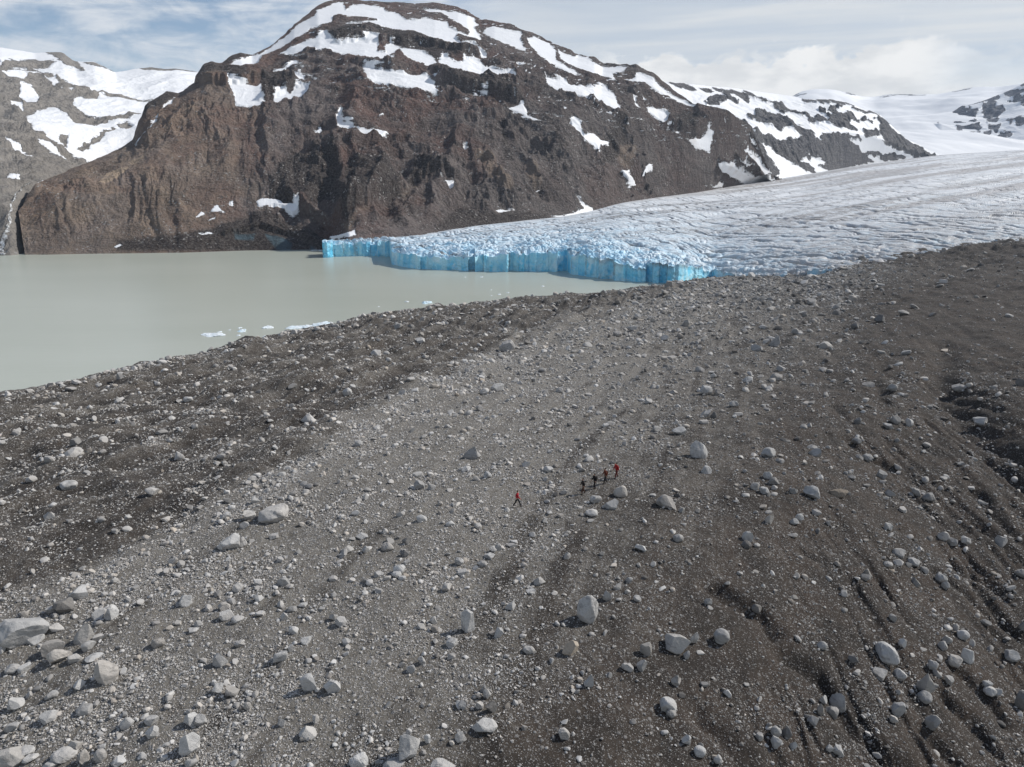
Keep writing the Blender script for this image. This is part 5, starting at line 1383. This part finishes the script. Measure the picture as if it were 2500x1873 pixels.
def person(px, py, height, face, stride, arm, jacket, trousers, cap, label, bulky=1.0, pack=None, lean=0.06):
    """px, py: where the feet stand in the photograph; face: heading, 0 = to the right of the picture"""
    x, y, z, r = hit(px, py)
    z = float(ground(np.array([x]), np.array([y]))[0])
    k = height / 1.75
    e = bpy.data.objects.new('person', None); COL.objects.link(e); e.empty_display_size = 0.2
    e.location = (x, y, z); e.rotation_euler = (0, 0, face - math.atan2(x, y)); e['label'] = label; e['category'] = 'person'; e['group'] = 'people walking across the moraine'
    s = stride
    # local frame: +X is the way the person walks, +Y the left hand side
    hip, chest, neck = (0, 0, 0.93), (lean * 0.7, 0, 1.28), (lean, 0, 1.47)
    legs = []
    for side, ph in ((1, s), (-1, -s)):
        hx = (0.0, side * 0.095, 0.88)
        ank = (ph * 0.36, side * 0.085, 0.09 + (0.10 if ph < 0 and s > 0.3 else 0.0))
        knee = (ph * 0.20 + 0.06, side * 0.09, 0.49 if ph > 0 else 0.50)
        legs.append((hx, knee, ank))
    arms = []
    for side, ph in ((1, -arm), (-1, arm)):
        sh = (lean * 0.9, side * 0.19, 1.42); el = (lean + ph * 0.16 - 0.03, side * 0.25, 1.15); wr = (lean + ph * 0.30 + 0.06, side * 0.23, 0.93)
        arms.append((sh, el, wr))
    # body: pelvis, spine, head with face, legs, arms and hands, one surface
    V = [hip, (lean * 0.4, 0, 1.10), chest, neck, (lean + 0.012, 0, 1.53), (lean + 0.02, 0, 1.62), (lean + 0.012, 0, 1.70)]
    Ed = [(0, 1), (1, 2), (2, 3), (3, 4), (4, 5), (5, 6)]
    Rd = [(0.13, 0.10), (0.12, 0.09), (0.15, 0.10), 0.055, 0.058, (0.078, 0.095), (0.062, 0.075)]
    V.append((lean + 0.115, 0, 1.60)); Ed.append((5, 7)); Rd.append(0.014)           # nose
    for hx, kn, an in legs:
        b0 = len(V); V += [hx, kn, an]; Ed += [(0, b0), (b0, b0 + 1), (b0 + 1, b0 + 2)]; Rd += [0.085, 0.055, 0.04]
    for sh, el, wr in arms:
        b0 = len(V)
        V += [sh, el, wr]; Ed += [(2, b0), (b0, b0 + 1), (b0 + 1, b0 + 2)]; Rd += [0.055, 0.042, 0.03]
        d = Vector(wr) - Vector(el); d.normalize(); pm = Vector(wr) + d * 0.07; sd = 1 if wr[1] > 0 else -1
        V.append(tuple(pm)); Ed.append((b0 + 2, b0 + 3)); Rd.append((0.026, 0.038))
        for q, ln in ((-1.5, 0.060), (-0.5, 0.075), (0.5, 0.080), (1.5, 0.072)):      # four fingers, slightly curled
            f0 = len(V); kx = pm + Vector((q * 0.017, 0, 0)) + d * 0.025
            V += [tuple(kx), tuple(kx + d * ln * 0.55), tuple(kx + d * ln * 0.9 + Vector((0, -sd * 0.02, 0)))]
            Ed += [(b0 + 3, f0), (f0, f0 + 1), (f0 + 1, f0 + 2)]; Rd += [0.0095, 0.009, 0.0075]
        f0 = len(V); tb = Vector(wr) + d * 0.03 + Vector((0.03, -sd * 0.01, 0)); V += [tuple(tb), tuple(tb + d * 0.05 + Vector((0.018, 0, 0)))]
        Ed += [(b0 + 2, f0), (f0, f0 + 1)]; Rd += [0.011, 0.009]
    sc = lambda L, f=1.0: [tuple(c * k for c in v) for v in L]
    rs = lambda L: [tuple(q * k for q in v) if isinstance(v, tuple) else v * k for v in L]

    def part(name, V, Ed, Rd, mat, root=0, sub=2):
        me = skin_mesh(name, sc(V), Ed, rs(Rd), root, sub)
        return add(name, me, mat, e)
    part('body', V, Ed, Rd, SKINM)
    # jacket with sleeves and collar
    bk = bulky
    V = [(0, 0, 0.84), (lean * 0.4, 0, 1.08), chest, (lean * 0.95, 0, 1.42), (lean, 0, 1.50)]
    Ed = [(0, 1), (1, 2), (2, 3), (3, 4)]; Rd = [(0.175 * bk, 0.135 * bk), (0.165 * bk, 0.125 * bk), (0.185 * bk, 0.135 * bk), (0.14, 0.10), 0.068]
    for sh, el, wr in arms:
        b0 = len(V); V += [sh, el, tuple(Vector(el).lerp(Vector(wr), 0.95))]; Ed += [(2, b0), (b0, b0 + 1), (b0 + 1, b0 + 2)]; Rd += [0.085 * bk, 0.066 * bk, 0.05 * bk]
    part('jacket', V, Ed, Rd, jacket)
    V = [(0, 0, 0.97), (0, 0, 0.90)]; Ed = [(0, 1)]; Rd = [(0.155, 0.12), (0.15, 0.12)]
    for hx, kn, an in legs:
        b0 = len(V); V += [hx, kn, tuple(Vector(kn).lerp(Vector(an), 0.9))]; Ed += [(1, b0), (b0, b0 + 1), (b0 + 1, b0 + 2)]; Rd += [0.105, 0.078, 0.062]
    part('trousers', V, Ed, Rd, trousers)
    for hx, kn, an in legs:
        an = Vector(an); z0 = max(an.z - 0.05, 0.035)
        part('boot', [tuple(an + Vector((0, 0, 0.08))), tuple(an + Vector((-0.02, 0, -0.01))), (an.x - 0.05, an.y, z0), (an.x + 0.08, an.y, z0), (an.x + 0.19, an.y, z0 - 0.005)], [(0, 1), (1, 2), (1, 3), (3, 4)], [0.055, 0.052, 0.045, (0.045, 0.038), (0.038, 0.028)], BOOTM)
    hm = 'hair' if cap is None else 'hood'
    part(hm, [(lean - 0.03, 0, 1.585), (lean - 0.015, 0, 1.67), (lean + 0.005, 0, 1.715)], [(0, 1), (1, 2)], [(0.082, 0.07), (0.092, 0.095), (0.07, 0.08)], HAIRM if cap is None else cap)
    if pack:
        part('backpack', [(lean - 0.21, 0, 1.02), (lean - 0.23, 0, 1.22), (lean - 0.19, 0, 1.42)], [(0, 1), (1, 2)], [(0.14, 0.09), (0.155, 0.11), (0.12, 0.08)], pack)
    return e


RED = flat_mat('red_shell', (0.36, 0.022, 0.032)); RED2 = flat_mat('scarlet_shell', (0.31, 0.016, 0.017)); BLACK = flat_mat('black_shell', (0.014, 0.013, 0.014)); BLACK2 = flat_mat('charcoal_cloth', (0.026, 0.023, 0.023))
RUST = flat_mat('rust_shell', (0.13, 0.035, 0.018)); BROWN = flat_mat('brown_cloth', (0.085, 0.045, 0.032)); NAVY = flat_mat('dark_trouser', (0.02, 0.02, 0.024)); MAROON = flat_mat('maroon_cloth', (0.12, 0.03, 0.025))
person(1262, 1239, 1.76, math.radians(-8), 0.95, 0.9, RED, NAVY, None, 'walker in a red jacket and black trousers striding alone, apart from the row', 0.95)
person(1424, 1208, 1.82, math.radians(195), 0.45, 0.5, BLACK2, BROWN, None, 'walker in a black jacket and brown trousers, front of the row of four', 1.0, None)
person(1452, 1195, 1.78, math.radians(200), 0.30, 0.5, BLACK, BLACK2, BLACK, 'walker dressed all in black with a bulky pack, second in the row of four', 1.12, BLACK)
person(1478, 1183.5, 1.80, math.radians(200), 0.55, 0.5, RUST, BLACK2, None, 'walker in a rust brown jacket and dark trousers, third in the row of four', 1.0, BROWN)
person(1505, 1170.5, 1.86, math.radians(215), 0.60, 0.5, RED2, MAROON, None, 'walker in a bright red jacket and maroon trousers, last in the row', 1.05)

# ------------------------------------------------------------------ air between here and the far ridges
hb = bpy.data.meshes.new('haze'); bm = bmesh.new(); bmesh.ops.create_cube(bm, size=1.0); bm.to_mesh(hb); bm.free()
M_HAZE = bpy.data.materials.new('thin_haze'); M_HAZE.use_nodes = True; ht = N(M_HAZE.node_tree)
pv = ht.n('ShaderNodeVolumePrincipled', Color=(0.66, 0.80, 1.0), Density=HAZE); pv.inputs['Anisotropy'].default_value = 0.3
ht.n('ShaderNodeOutputMaterial', Volume=pv)
ho = add('haze', hb, M_HAZE, kind='stuff', label='thin blue air between the camera and the far ridges')
lo = Vector((-2700, -420, -70)); hi = Vector((5000, 6900, 660))
ho.location = (lo + hi) / 2; ho.scale = hi - lo
